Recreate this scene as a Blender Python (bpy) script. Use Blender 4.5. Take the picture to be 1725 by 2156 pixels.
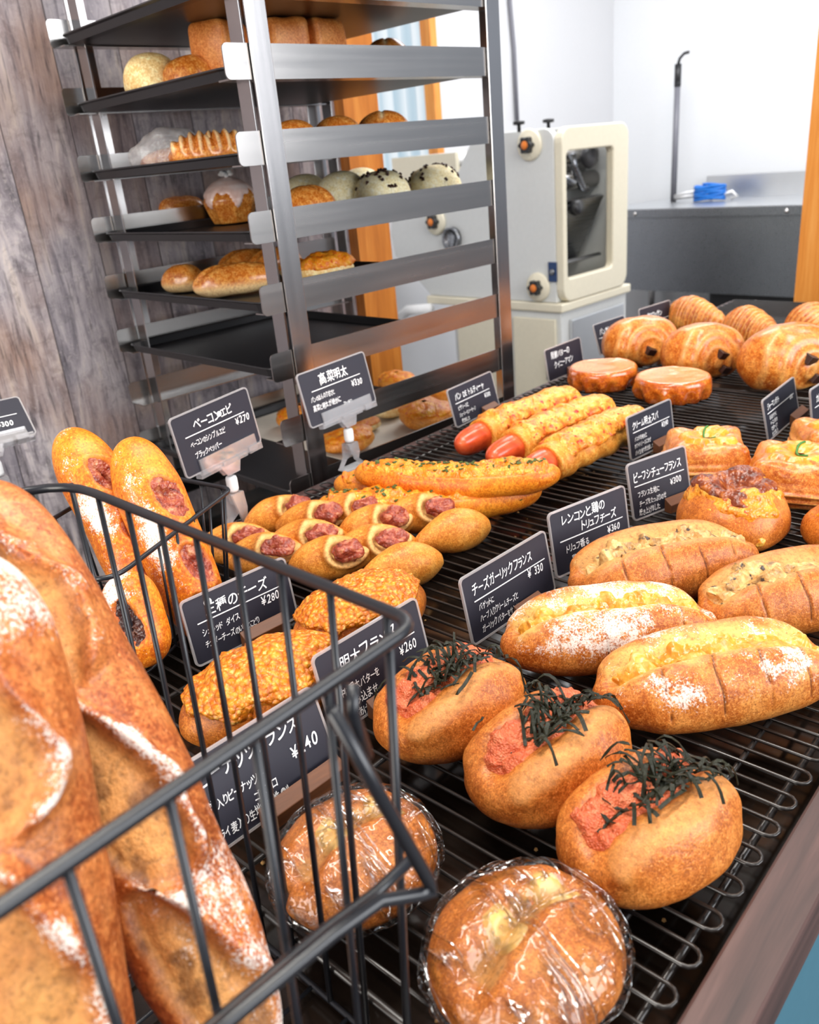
import bpy, math, random
import numpy as np
from mathutils import Vector, Matrix, Euler

for o in list(bpy.data.objects):
    bpy.data.objects.remove(o)
SC = bpy.context.scene
COL = SC.collection
random.seed(7)

# ------------------------------------------------------------------ camera
FPX, CX, CY, CAMH = 1755.0, 862.5, 1078.0, 1.25
_n = lambda v: v / np.linalg.norm(v)
_D = _n(np.array([1258 - CX, 5164 - CY, FPX]))
_X = np.array([2842 - CX, 132 - CY, FPX]); _X = _n(_X - _D * (_X @ _D))
_R = np.stack([_X, np.cross(-_D, _X), -_D])            # world = _R @ (right, down, forward)
cam = bpy.data.cameras.new('camera')
camo = bpy.data.objects.new('camera', cam); COL.objects.link(camo)
camo.matrix_world = Matrix([[_R[i][0], -_R[i][1], -_R[i][2], (0, 0, CAMH)[i]] for i in range(3)] + [[0, 0, 0, 1]])
cam.sensor_fit = 'HORIZONTAL'; cam.sensor_width = 36; cam.lens = 36 * FPX / 1725
cam.clip_start = 0.02; cam.clip_end = 60
cam.dof.use_dof = True; cam.dof.focus_distance = 0.68; cam.dof.aperture_fstop = 13
SC.camera = camo

def _ray(px, py): return _R @ np.array([px - CX, py - CY, FPX])
def P(px, py, z):                                        # the point of the plane at height z seen at that pixel
    d = _ray(px, py); t = (z - CAMH) / d[2]
    return Vector((d[0] * t, d[1] * t, z))
def PA(px, py, axis, val):
    d = _ray(px, py); o = np.array([0, 0, CAMH]); t = (val - o[axis]) / d[axis]
    return Vector(o + t * d)

# ------------------------------------------------------------------ render look, world, lights
SC.view_settings.view_transform = 'Standard'; SC.view_settings.look = 'None'
SC.view_settings.gamma = 1.0; SC.view_settings.use_curve_mapping = False
SC.view_settings.exposure = 0.32
cy = SC.cycles
cy.use_denoising = True
cy.max_bounces = 8; cy.diffuse_bounces = 3; cy.glossy_bounces = 4; cy.transmission_bounces = 6; cy.transparent_max_bounces = 16
cy.caustics_reflective = False; cy.caustics_refractive = False
cy.sample_clamp_indirect = 6

W = bpy.data.worlds.new('daylight'); SC.world = W; W.use_nodes = True
nt = W.node_tree; nt.nodes.clear()
tc = nt.nodes.new('ShaderNodeTexCoord'); sep = nt.nodes.new('ShaderNodeSeparateXYZ')
rmp = nt.nodes.new('ShaderNodeValToRGB'); bg = nt.nodes.new('ShaderNodeBackground'); out = nt.nodes.new('ShaderNodeOutputWorld')
mp = nt.nodes.new('ShaderNodeMapRange'); mp.inputs[1].default_value = -1; mp.inputs[2].default_value = 1
nt.links.new(tc.outputs['Generated'], sep.inputs[0]); nt.links.new(sep.outputs['Z'], mp.inputs[0])
nt.links.new(mp.outputs[0], rmp.inputs[0]); nt.links.new(rmp.outputs[0], bg.inputs[0]); nt.links.new(bg.outputs[0], out.inputs[0])
cr = rmp.color_ramp
cr.elements[0].position = 0.40; cr.elements[0].color = (.10, .085, .075, 1)
cr.elements[1].position = 0.53; cr.elements[1].color = (.62, .70, .82, 1)
e = cr.elements.new(1.0); e.color = (.80, .86, .95, 1)
bg.inputs[1].default_value = 0.55

def area(name, loc, target, sx, sy, power, col=(1, 1, 1)):
    l = bpy.data.lights.new(name, 'AREA'); l.shape = 'RECTANGLE'; l.size = sx; l.size_y = sy; l.energy = power; l.color = col
    o = bpy.data.objects.new(name, l); COL.objects.link(o); o.location = loc
    o.rotation_euler = (Vector(target) - Vector(loc)).to_track_quat('-Z', 'Y').to_euler()
    return o
area('storefront_daylight', (1.35, -2.4, 1.9), (.6, .5, .9), 2.6, 1.5, 90, (.95, .97, 1.0))
area('doorway_daylight', (-1.75, .35, 1.55), (.7, 1.1, 1.2), 1.0, 1.3, 36, (1.0, .94, .86))
area('added_overhead_strip', (1.0, .5, 2.55), (1.0, .5, 0), 2.4, .14, 26, (1.0, .97, .9))  # unseen long light, added for streak highlights on film and crusts
area('added_overhead_strip', (.3, .0, 2.55), (.3, .0, 0), .12, 2.0, 14, (1.0, .97, .9))  # second unseen strip, set crosswise, added for more streaks
area('added_kitchen_fill', (3.3, 1.6, 2.6), (3.6, 2.0, 0), 2.0, 1.2, 50, (.97, .98, 1.0))  # unseen fill light, added to brighten the white kitchen walls

# ------------------------------------------------------------------ object helpers
def link(o, parent=None):
    COL.objects.link(o)
    if parent is not None: o.parent = parent
    return o
def tagit(o, label, cat, group=None, kind=None):
    if label: o['label'] = label
    if cat: o['category'] = cat
    if group: o['group'] = group
    if kind: o['kind'] = kind
    return o
def empty(name, loc, label, cat, rot=(0, 0, 0), group=None):
    o = bpy.data.objects.new(name, None); o.empty_display_size = .02
    o.location = loc; o.rotation_euler = rot; link(o)
    return tagit(o, label, cat, group)
def struct(o): o['kind'] = 'structure'; return o

class MB:
    """collects boxes, tubes and lathes and links them as one mesh"""
    def __init__(s): s.v = []; s.f = []; s.sm = []
    def add(s, vs, fs, smooth=False, M=None):
        b = len(s.v)
        for p in vs:
            p = Vector(p)
            s.v.append(tuple(M @ p) if M is not None else tuple(p))
        for f in fs: s.f.append([i + b for i in f]); s.sm.append(smooth)
    def box(s, a, b, M=None, bev=0):
        x0, y0, z0 = a; x1, y1, z1 = b
        if bev <= 0:
            s.add([(x0, y0, z0), (x1, y0, z0), (x1, y1, z0), (x0, y1, z0), (x0, y0, z1), (x1, y0, z1), (x1, y1, z1), (x0, y1, z1)],
                  [(3, 2, 1, 0), (4, 5, 6, 7), (0, 1, 5, 4), (1, 2, 6, 5), (2, 3, 7, 6), (3, 0, 4, 7)], False, M)
        else:
            import bmesh
            bm = bmesh.new(); bmesh.ops.create_cube(bm, size=1)
            for v in bm.verts: v.co = Vector(((x0 + x1) / 2 + v.co.x * (x1 - x0), (y0 + y1) / 2 + v.co.y * (y1 - y0), (z0 + z1) / 2 + v.co.z * (z1 - z0)))
            bmesh.ops.bevel(bm, geom=bm.edges[:], offset=bev, segments=3, affect='EDGES', profile=.5)
            bm.verts.index_update()
            s.add([v.co.copy() for v in bm.verts], [[v.index for v in f.verts] for f in bm.faces], False, M); bm.free()
    def tube(s, pts, r, n=8, closed=False, M=None, caps=True):
        pts = [Vector(p) for p in pts]; N = len(pts); rings = []
        up = Vector((0, 0, 1)); prev = None; vs = []; fs = []
        for i, p in enumerate(pts):
            if closed: t = pts[(i + 1) % N] - pts[i - 1]
            else: t = pts[min(i + 1, N - 1)] - pts[max(i - 1, 0)]
            t.normalize()
            if prev is None:
                a = t.cross(up)
                if a.length < .05: a = t.cross(Vector((1, 0, 0)))
            else:
                a = prev - t * prev.dot(t)
            a.normalize(); prev = a; b = t.cross(a)
            for k in range(n):
                w = 2 * math.pi * k / n
                vs.append(p + (a * math.cos(w) + b * math.sin(w)) * (r if not callable(r) else r(i / (N - 1))))
        m = N if closed else N - 1
        for i in range(m):
            j = (i + 1) % N
            for k in range(n):
                l = (k + 1) % n
                fs.append((i * n + k, i * n + l, j * n + l, j * n + k))
        if not closed and caps:
            fs.append(tuple(range(n - 1, -1, -1))); fs.append(tuple((N - 1) * n + k for k in range(n)))
        s.add(vs, fs, True, M)
    def prism(s, poly, d0, d1, plane='XZ', M=None):
        """polygon in a plane, extruded from d0 to d1 along the third axis"""
        n = len(poly)
        def co(p, d):
            return {'XZ': (p[0], d, p[1]), 'YZ': (d, p[0], p[1]), 'XY': (p[0], p[1], d)}[plane]
        vs = [co(p, d0) for p in poly] + [co(p, d1) for p in poly]
        fs = [tuple(range(n))[::-1], tuple(range(n, 2 * n))] + [(i, (i + 1) % n, n + (i + 1) % n, n + i) for i in range(n)]
        s.add(vs, fs, False, M)
    def lathe(s, prof, n=24, M=None):
        vs = []; fs = []
        for r, z in prof:
            for k in range(n):
                w = 2 * math.pi * k / n; vs.append((r * math.cos(w), r * math.sin(w), z))
        for i in range(len(prof) - 1):
            for k in range(n):
                l = (k + 1) % n; fs.append((i * n + k, i * n + l, (i + 1) * n + l, (i + 1) * n + k))
        fs.append(tuple(range(n - 1, -1, -1))); fs.append(tuple((len(prof) - 1) * n + k for k in range(n)))
        s.add(vs, fs, True, M)
    def build(s, name, m, parent=None, bevel=0, loc=None):
        me = bpy.data.meshes.new(name); me.from_pydata(s.v, [], s.f); me.update()
        me.polygons.foreach_set('use_smooth', s.sm)
        import bmesh
        bm = bmesh.new(); bm.from_mesh(me); bmesh.ops.recalc_face_normals(bm, faces=bm.faces[:]); bm.to_mesh(me); bm.free()
        me.materials.append(m)
        o = bpy.data.objects.new(name, me); link(o, parent)
        if loc is not None: o.location = loc
        if bevel:
            b = o.modifiers.new('bevel', 'BEVEL'); b.width = bevel; b.segments = 2; b.limit_method = 'ANGLE'
        return o

def rrect(w, h, r, x0=0, y0=0, n=5):
    pts = []
    for cx_, cy_, a0 in ((w / 2 - r, h - r, 0), (-w / 2 + r, h - r, 90), (-w / 2 + r, r, 180), (w / 2 - r, r, 270)):
        for k in range(n + 1):
            a = math.radians(a0 + 90 * k / n); pts.append((x0 + cx_ + r * math.cos(a), y0 + cy_ + r * math.sin(a)))
    return pts

# ------------------------------------------------------------------ noise in numpy
def _hash(ix, iy, iz, seed):
    h = (ix.astype(np.int64) * 374761393 + iy.astype(np.int64) * 668265263 + iz.astype(np.int64) * 2147483647 + seed * 974634777) & 0xffffffff
    h = ((h ^ (h >> 13)) * 1274126177) & 0xffffffff
    return ((h ^ (h >> 16)) & 0xffff) / 32767.5 - 1.0
def vnoise(p, seed=0):
    i = np.floor(p).astype(np.int64); f = p - i; f = f * f * f * (f * (f * 6 - 15) + 10)
    r = 0
    for dx in (0, 1):
        for dy in (0, 1):
            for dz in (0, 1):
                w = (f[..., 0] if dx else 1 - f[..., 0]) * (f[..., 1] if dy else 1 - f[..., 1]) * (f[..., 2] if dz else 1 - f[..., 2])
                r = r + w * _hash(i[..., 0] + dx, i[..., 1] + dy, i[..., 2] + dz, seed)
    return r
def fbm(p, scale, octv=3, seed=0):
    r = 0; a = 1; t = 0
    for k in range(octv):
        r = r + a * vnoise(p * scale + 17.3 * k, seed + k); t += a; a *= .5; scale *= 2.03
    return r / t
def sst(x, a, b): t = np.clip((x - a) / (b - a), 0, 1); return t * t * (3 - 2 * t)

# ------------------------------------------------------------------ bread bodies: grids of rows x angles
class G:
    def __init__(s, prof, nv, ay, zu, zd, ey=1.0, ez=1.0, axis='X'):
        prof = np.array(prof, float); th = np.linspace(0, 2 * np.pi, nv, endpoint=False)
        c, n_ = np.cos(th), np.sin(th)
        cc = np.sign(c) * np.abs(c) ** ey; ss = np.sign(n_) * np.abs(n_) ** ez
        r = prof[:, 1:2]
        if axis == 'X':
            s.V = np.stack([np.repeat(prof[:, 0:1], nv, 1), ay * r * cc[None], np.where(ss > 0, zu, zd)[None] * r * ss[None]], -1)
        else:
            s.V = np.stack([zu * r * cc[None], ay * r * ss[None], np.repeat(prof[:, 0:1], nv, 1)], -1)
        s.th = np.repeat(th[None], len(prof), 0); s.r = np.repeat(r, nv, 1)
        s.axis = axis
        s.M = np.zeros(s.V.shape); s.keep = None
        s.u = s.V[..., 0] / max(1e-9, np.abs(s.V[..., 0]).max())
    def N(s):
        V = s.V
        du = np.gradient(V, axis=0); dv = np.roll(V, -1, 1) - np.roll(V, 1, 1)
        n = np.cross(dv, du)
        l = np.linalg.norm(n, axis=-1, keepdims=True)
        n = np.where(l > 1e-12, n / np.maximum(l, 1e-12), 0)
        n[0] = n[1].mean(0); n[-1] = n[-2].mean(0)
        n[0] /= max(1e-9, np.linalg.norm(n[0, 0])); n[-1] /= max(1e-9, np.linalg.norm(n[-1, 0]))
        return n
    def disp(s, d): s.V = s.V + s.N() * np.asarray(d)[..., None]; return s
    def copy(s):
        import copy as _c
        return _c.deepcopy(s)
    def shell(s, d, keep=None):
        g = s.copy(); g.V = s.V + s.N() * np.asarray(d)[..., None]; g.keep = keep; return g
    def floor(s, z=0.0, soft=.004):
        m = s.V[..., 2].min() + soft
        s.V[..., 2] = np.maximum(s.V[..., 2], m); s.V[..., 2] += z - m
        return s
    def lump(s, amp, scale, seed, octv=2): return s.disp(amp * fbm(s.V, scale, octv, seed))
    def bend(s, k, ax=1): s.V[..., ax] += k * s.V[..., 0] ** 2; return s
    def build(s, name, m, parent=None, loc=None, rot=None):
        n, nv = s.V.shape[:2]
        inner = s.V[1:-1].reshape(-1, 3)
        verts = np.concatenate([inner, s.V[0:1].mean(1), s.V[-1:].mean(1)])
        mk = np.concatenate([s.M[1:-1].reshape(-1, 3), s.M[0:1].mean(1), s.M[-1:].mean(1)])
        i = np.arange(n - 3)[:, None] * nv; k = np.arange(nv)[None]; l = (k + 1) % nv
        q = np.stack([i + k, i + l, i + nv + l, i + nv + k], -1).reshape(-1, 4)
        if s.keep is not None:
            kk = s.keep[1:-1].reshape(-1); q = q[kk[q].any(1)]
            faces = q.tolist()
        else:
            a, b = len(inner), len(inner) + 1; e_ = (n - 3) * nv
            faces = q.tolist() + [(a, (j + 1) % nv, j) for j in range(nv)] + [(b, e_ + j, e_ + (j + 1) % nv) for j in range(nv)]
        if s.keep is not None:
            used = np.unique(np.array(faces).reshape(-1)); re = -np.ones(len(verts), int); re[used] = np.arange(len(used))
            verts = verts[used]; mk = mk[used]; faces = [[int(re[j]) for j in f] for f in faces]
        me = bpy.data.meshes.new(name); me.from_pydata(verts.tolist(), [], faces); me.update()
        me.polygons.foreach_set('use_smooth', [True] * len(me.polygons))
        at = me.color_attributes.new('mask', 'FLOAT_COLOR', 'POINT')
        at.data.foreach_set('color', np.concatenate([mk, np.ones((len(mk), 1))], 1).astype(np.float32).ravel())
        me.materials.append(m)
        o = bpy.data.objects.new(name, me); link(o, parent)
        if loc is not None: o.location = loc
        if rot is not None: o.rotation_euler = rot
        return o
    def top(s, x, y):
        """upper surface point and normal nearest to x, y"""
        V = s.V.reshape(-1, 3); Nn = s.N().reshape(-1, 3)
        d = (V[:, 0] - x) ** 2 + (V[:, 1] - y) ** 2 + (Nn[:, 2] < 0) * 1.0
        k = d.argmin(); return V[k], Nn[k]

def loafprof(L, n, e1=2.4, e2=2.0):
    t = np.linspace(0, np.pi, n); u = -np.cos(t)
    r = np.maximum(0, 1 - np.abs(u) ** e1) ** (1 / e2); r[0] = r[-1] = 0
    return np.stack([u * L / 2, r], 1)
def loaf(L, Wd, H, nu=80, nv=56, e1=2.4, e2=2.0, low=.35, ey=1.0, ez=1.0):
    g = G(loafprof(L, nu, e1, e2), nv, Wd / 2, H * (1 - low), H * low * 1.25, ey, ez)
    return g.floor(0, H * low * .25)
def bun(R, H, nu=44, nv=56, low=.3, Ry=None, e=2.2):
    t = np.linspace(0, np.pi, nu); z = -np.cos(t); r = np.maximum(0, 1 - np.abs(z) ** e) ** (1 / e); r[0] = r[-1] = 0
    zz = np.where(z > 0, z * H * (1 - low), z * H * low * 1.25)
    g = G(np.stack([zz, r], 1), nv, Ry or R, R, 0, axis='Z')
    g.V[..., 2] = np.maximum(g.V[..., 2], -H * low) ; g.V[..., 2] += H * low
    return g

# ------------------------------------------------------------------ materials
MATS = {}
class NB:
    def __init__(s, name):
        s.m = bpy.data.materials.new(name); s.m.use_nodes = True; s.t = s.m.node_tree; s.t.nodes.clear()
        s.o = s.t.nodes.new('ShaderNodeOutputMaterial'); s.b = s.t.nodes.new('ShaderNodeBsdfPrincipled')
        s.t.links.new(s.b.outputs[0], s.o.inputs[0]); MATS[name] = s.m
        s._tc = None
    def L(s, a, b): s.t.links.new(a, b)
    def n(s, ty, **kw):
        x = s.t.nodes.new(ty)
        for k, v in kw.items(): setattr(x, k, v)
        return x
    def tc(s, what='Object'):
        if s._tc is None: s._tc = s.n('ShaderNodeTexCoord')
        return s._tc.outputs[what]
    def map(s, scale=(1, 1, 1), rot=(0, 0, 0), what='Object'):
        m = s.n('ShaderNodeMapping'); m.inputs['Scale'].default_value = scale; m.inputs['Rotation'].default_value = rot
        s.L(s.tc(what), m.inputs[0]); return m.outputs[0]
    def noise(s, scale, detail=3, rough=.55, vec=None, dist=0):
        x = s.n('ShaderNodeTexNoise'); x.inputs['Scale'].default_value = scale; x.inputs['Detail'].default_value = detail
        x.inputs['Roughness'].default_value = rough; x.inputs['Distortion'].default_value = dist
        s.L(vec if vec is not None else s.tc(), x.inputs['Vector']); return x.outputs['Fac']
    def vor(s, scale, vec=None, feature='F1'):
        x = s.n('ShaderNodeTexVoronoi'); x.inputs['Scale'].default_value = scale; x.feature = feature
        s.L(vec if vec is not None else s.tc(), x.inputs['Vector']); return x.outputs['Distance']
    def ramp(s, fac, stops, interp='LINEAR'):
        x = s.n('ShaderNodeValToRGB'); r = x.color_ramp; r.interpolation = interp
        while len(r.elements) < len(stops): r.elements.new(.5)
        for e_, (p, c) in zip(r.elements, stops): e_.position = p; e_.color = (c[0], c[1], c[2], 1) if len(c) > 1 else (c[0],) * 3 + (1,)
        s.L(fac, x.inputs[0]); return x.outputs[0]
    def mix(s, fac, a, b, mode='MIX'):
        x = s.n('ShaderNodeMix', data_type='RGBA', blend_type=mode)
        for sock, v in ((x.inputs[0], fac), (x.inputs[6], a), (x.inputs[7], b)):
            if isinstance(v, (int, float)): sock.default_value = v
            elif isinstance(v, tuple): sock.default_value = (v[0], v[1], v[2], 1)
            else: s.L(v, sock)
        return x.outputs[2]
    def math(s, op, a, b=0.0):
        x = s.n('ShaderNodeMath', operation=op)
        for sock, v in ((x.inputs[0], a), (x.inputs[1], b)):
            if isinstance(v, (int, float)): sock.default_value = v
            else: s.L(v, sock)
        return x.outputs[0]
    def bump(s, h, strength=.3, dist=.002, nrm=None):
        x = s.n('ShaderNodeBump'); x.inputs['Strength'].default_value = strength; x.inputs['Distance'].default_value = dist
        s.L(h, x.inputs['Height'])
        if nrm is not None: s.L(nrm, x.inputs['Normal'])
        return x.outputs[0]
    def mask(s):
        a = s.n('ShaderNodeAttribute', attribute_name='mask'); q = s.n('ShaderNodeSeparateColor'); s.L(a.outputs['Color'], q.inputs[0])
        return q.outputs
    def set(s, **kw):
        for k, v in kw.items():
            k = {'color': 'Base Color', 'rough': 'Roughness', 'metal': 'Metallic', 'normal': 'Normal', 'spec': 'Specular IOR Level', 'coat': 'Coat Weight',
                 'coatr': 'Coat Roughness', 'alpha': 'Alpha', 'ecol': 'Emission Color', 'estr': 'Emission Strength', 'aniso': 'Anisotropic', 'sss': 'Subsurface Weight'}[k]
            sk = s.b.inputs[k]
            if isinstance(v, (int, float)): sk.default_value = v
            elif isinstance(v, tuple): sk.default_value = (v[0], v[1], v[2], 1)
            else: s.L(v, sk)
        return s.m
def srgb(r, g, b):
    f = lambda c: (c / 255 / 12.92) if c / 255 <= .04045 else ((c / 255 + .055) / 1.055) ** 2.4
    return (f(r), f(g), f(b))
def flat(name, col, rough=.5, metal=0, spec=.5, bumpsc=0, bumpst=.1, var=.08):
    b = NB(name)
    n1 = b.noise(60, 3); c = b.mix(n1, tuple(x * (1 - var) for x in col), tuple(min(1, x * (1 + var)) for x in col))
    kw = dict(color=c, rough=rough, metal=metal, spec=spec)
    if bumpsc: kw['normal'] = b.bump(b.noise(bumpsc, 4), bumpst, .001)
    return b.set(**kw)

def crust(name, dark, mid, light, crumb=(215, 160, 95), burnt_and_shade=(70, 30, 14), rough=.42, spec=.45, coat=.0, sc=34, speck=.5, flour_sc=110, bump=.35, pale=None):
    b = NB(name); R_, G_, B_ = b.mask()[:3]
    dark, mid, light, crumb, burnt_and_shade = (srgb(*c) for c in (dark, mid, light, crumb, burnt_and_shade))
    n1 = b.noise(sc, 5, .62, dist=.4)
    c = b.ramp(n1, [(.30, dark), (.5, mid), (.70, light)])
    n2 = b.noise(sc * 9, 4, .65)
    c = b.mix(b.math('MULTIPLY', b.ramp(n2, [(.50, (0,)), (.68, (1,))]), .6), c, tuple(min(1, x * 1.25) for x in light))
    c = b.mix(b.math('MULTIPLY', b.ramp(n2, [(.30, (1,)), (.48, (0,))]), .6), c, dark)
    n4 = b.noise(sc * 22, 4, .75)
    c = b.mix(b.math('MULTIPLY', b.ramp(n4, [(.32, (1,)), (.50, (0,))]), .75), c, tuple(x * .6 for x in dark))
    c = b.mix(b.math('MULTIPLY', b.ramp(n4, [(.54, (0,)), (.68, (1,))]), .65), c, tuple(min(1, x * 1.3) for x in light))
    v = b.vor(sc * 7)
    c = b.mix(b.math('MULTIPLY', b.ramp(v, [(.10, (1,)), (.2, (0,))]), speck), c, tuple(min(1, x * 1.35 + .04) for x in light))
    nc = b.noise(260, 4, .7)
    cc = b.ramp(nc, [(.3, tuple(x * .45 for x in crumb)), (.48, crumb), (.7, tuple(min(1, x * 1.25) for x in crumb))])
    c = b.mix(R_, c, cc)
    c = b.mix(G_, c, burnt_and_shade)
    nf = b.noise(flour_sc, 6, .72); nf2 = b.noise(620, 3, .7)
    fm = b.math('ADD', B_, b.math('MULTIPLY', b.math('SUBTRACT', nf, .5), 1.7))
    fm = b.math('ADD', fm, b.math('MULTIPLY', b.math('SUBTRACT', nf2, .5), 1.5))
    fm = b.ramp(fm, [(.42, (0,)), (.72, (1,))])
    fm = b.math('MULTIPLY', fm, b.ramp(B_, [(.02, (0,)), (.2, (1,))]))
    c = b.mix(b.math('MULTIPLY', fm, .88), c, srgb(246, 238, 228))
    h = b.math('ADD', b.math('MULTIPLY', n1, .5), b.math('ADD', b.math('MULTIPLY', n2, .5), b.math('MULTIPLY', b.noise(sc * 22, 2), .25)))
    h = b.math('ADD', h, b.math('MULTIPLY', b.math('MULTIPLY', R_, nc), 1.6))
    rg = b.math('ADD', b.math('MULTIPLY', fm, .4), b.math('ADD', b.math('MULTIPLY', R_, .25), rough))
    return b.set(color=c, rough=rg, spec=spec, coat=coat, coatr=.2, normal=b.bump(h, bump, .0016))

M_rye = crust('whole_grain_crust', (146, 74, 24), (192, 104, 36), (222, 142, 66), crumb=(212, 150, 84), rough=.38, bump=.5)
M_garlic = crust('floured_crust', (146, 62, 14), (196, 108, 36), (226, 152, 74), crumb=(232, 176, 96), flour_sc=90)
M_bag = crust('baguette_crust', (118, 50, 20), (178, 90, 40), (214, 136, 74), crumb=(218, 154, 86), sc=26, rough=.36, flour_sc=60, bump=.6)
M_bacon = crust('yellow_crust', (182, 76, 10), (218, 114, 18), (240, 152, 42), crumb=(176, 84, 44), burnt_and_shade=(96, 34, 22), sc=22, flour_sc=80)
M_epi = crust('epi_crust', (190, 98, 26), (218, 134, 44), (234, 164, 74), crumb=(236, 186, 116), burnt_and_shade=(160, 84, 56), rough=.45, speck=.25)
M_cheesebread = crust('brown_crust', (152, 70, 16), (196, 104, 30), (220, 136, 54), rough=.4)
M_bun = crust('glazed_bun_crust', (178, 84, 24), (216, 128, 46), (240, 178, 96), crumb=(248, 220, 168), rough=.25, coat=.3, speck=.1, sc=16, bump=.15)
M_pale = crust('pale_bun_crust', (220, 170, 96), (240, 206, 140), (252, 232, 184), crumb=(248, 226, 180), rough=.45, speck=.1, sc=16, bump=.15)
M_melon = crust('melon_bun_crust', (236, 214, 150), (250, 236, 190), (254, 248, 220), crumb=(250, 244, 220), burnt_and_shade=(52, 34, 30), rough=.6, speck=.1, sc=14, bump=.3)
M_toast = crust('toast_loaf_crust', (186, 92, 30), (216, 126, 54), (238, 160, 88), rough=.45, speck=.2, sc=30)
M_past = crust('laminated_pastry_crust', (160, 64, 14), (212, 114, 36), (238, 164, 80), crumb=(242, 184, 104), burnt_and_shade=(120, 54, 18), rough=.3, coat=.25, speck=.15, sc=24, bump=.25)
M_kou = crust('caramelised_pastry_crust', (160, 58, 10), (208, 96, 22), (236, 142, 50), crumb=(222, 150, 88), burnt_and_shade=(110, 46, 14), rough=.16, coat=.8, speck=.1, sc=24, bump=.2)
M_wrap = crust('wrap_dough', (212, 120, 32), (232, 148, 52), (246, 180, 88), rough=.45, speck=.2, sc=20)

def lumpy(name, cols, sc=90, rough=.35, spec=.5, bump=.5, spots=None, coat=0, vs=4, vw=.7, cell=None):
    b = NB(name); n1 = b.noise(sc, 5, .6, dist=.6); st = [(.28 + .44 * i / (len(cols) - 1), srgb(*c)) for i, c in enumerate(cols)]
    c = b.ramp(n1, st)
    if spots:
        c = b.mix(b.ramp(b.noise(sc * 1.7, 3), [(.58, (0,)), (.66, (1,))]), c, srgb(*spots))
    v = b.vor(sc * vs)
    if cell: c = b.mix(b.ramp(v, [(.35, (0,)), (.75, (.8,))]), c, srgb(*cell))
    return b.set(color=c, rough=rough, spec=spec, coat=coat, normal=b.bump(b.math('ADD', n1, b.math('MULTIPLY', v, vw if vs == 4 else -vw)), bump, .002))
M_roe = lumpy('pollock_roe', [(186, 74, 40), (216, 104, 62), (232, 142, 96)], 160, .34, .5, .8)
M_cheese = lumpy('melted_cheese', [(190, 92, 14), (232, 146, 34), (248, 196, 90)], 70, .3, .55, .6, spots=(176, 78, 18))
M_cheeseg = lumpy('garlic_butter_cheese', [(190, 108, 22), (224, 154, 46), (242, 200, 118)], 60, .22, .6)
M_cheesec = lumpy('crisp_cheese_crust', [(190, 88, 8), (230, 140, 28), (246, 178, 66)], 110, .30, .55, 1.0, spots=(250, 200, 110), vs=2.0, vw=1.3, cell=(186, 84, 10))
M_cheeseb = lumpy('browned_cheese', [(56, 20, 8), (130, 54, 16), (206, 118, 42)], 60, .28, .6, .6)
M_cream = lumpy('peanut_cream', [(206, 146, 72), (228, 176, 98), (240, 200, 130)], 40, .3, .5, .15)
M_corn = lumpy('cheese_and_mayo_topping', [(206, 88, 16), (230, 136, 24), (244, 180, 60)], 90, .3, .55, .7, spots=(206, 70, 30))
M_mush = lumpy('truffle_filling', [(110, 80, 50), (206, 156, 92), (242, 206, 138)], 70, .35, .5, .6, spots=(70, 56, 46))
M_bac = lumpy('bacon_filling', [(84, 24, 14), (156, 66, 44), (216, 150, 104)], 90, .35, .5, .6)
M_dark = lumpy('dark_filling', [(30, 16, 14), (66, 34, 28), (110, 64, 44)], 90, .3, .5, .6)
M_saus = lumpy('sausage_skin', [(190, 62, 26), (222, 88, 44), (236, 118, 70)], 40, .25, .6, .12)
M_ketch = lumpy('ketchup_and_cheese', [(206, 60, 20), (242, 150, 48), (250, 196, 100)], 80, .3, .5, .6, spots=(186, 40, 26))
M_danish = lumpy('creamy_topping', [(224, 104, 20), (240, 146, 34), (248, 190, 80)], 45, .25, .6, .3, spots=(232, 110, 50))
M_icing = lumpy('pink_icing', [(222, 178, 160), (240, 206, 196), (250, 232, 228)], 30, .25, .5, .1)
M_sugar = flat('pearl_sugar', srgb(248, 248, 250), .6)
M_green = flat('green_leaf', srgb(60, 120, 40), .5)
M_herb = flat('chopped_green_herb', srgb(70, 84, 30), .6, var=.5)
M_nori = flat('shredded_seaweed', srgb(32, 33, 18), .42, spec=.3, var=.7, bumpsc=900, bumpst=.4)
M_choc = flat('chocolate_stick', srgb(58, 32, 24), .4, bumpsc=500)

def wood(name, cols, grain=(60, 60, 3), rough=.5, bump=.25, knots=False):
    b = NB(name); v = b.map(grain); n1 = b.noise(1.0, 6, .6, v, .8); n2 = b.noise(4, 3, .6, v)
    c = b.ramp(b.math('ADD', b.math('MULTIPLY', n1, .75), b.math('MULTIPLY', n2, .25)), [(.3 + .4 * i / (len(cols) - 1), srgb(*c)) for i, c in enumerate(cols)])
    return b.set(color=c, rough=rough, normal=b.bump(n1, bump, .001))
M_rim = wood('dark_stained_wood', [(46, 29, 27), (74, 50, 46), (104, 76, 70)], (4, 60, 60), .5)
M_orange = wood('orange_timber', [(206, 120, 40), (226, 146, 62), (240, 172, 92)], (40, 40, 2.5), .4, .08)
M_pillar = wood('amber_timber', [(160, 88, 20), (190, 112, 34), (208, 134, 54)], (30, 30, 2.5), .45, .08)
M_block = wood('brown_wood_block', [(74, 40, 20), (98, 56, 28), (120, 72, 38)], (10, 60, 60), .5)

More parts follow.
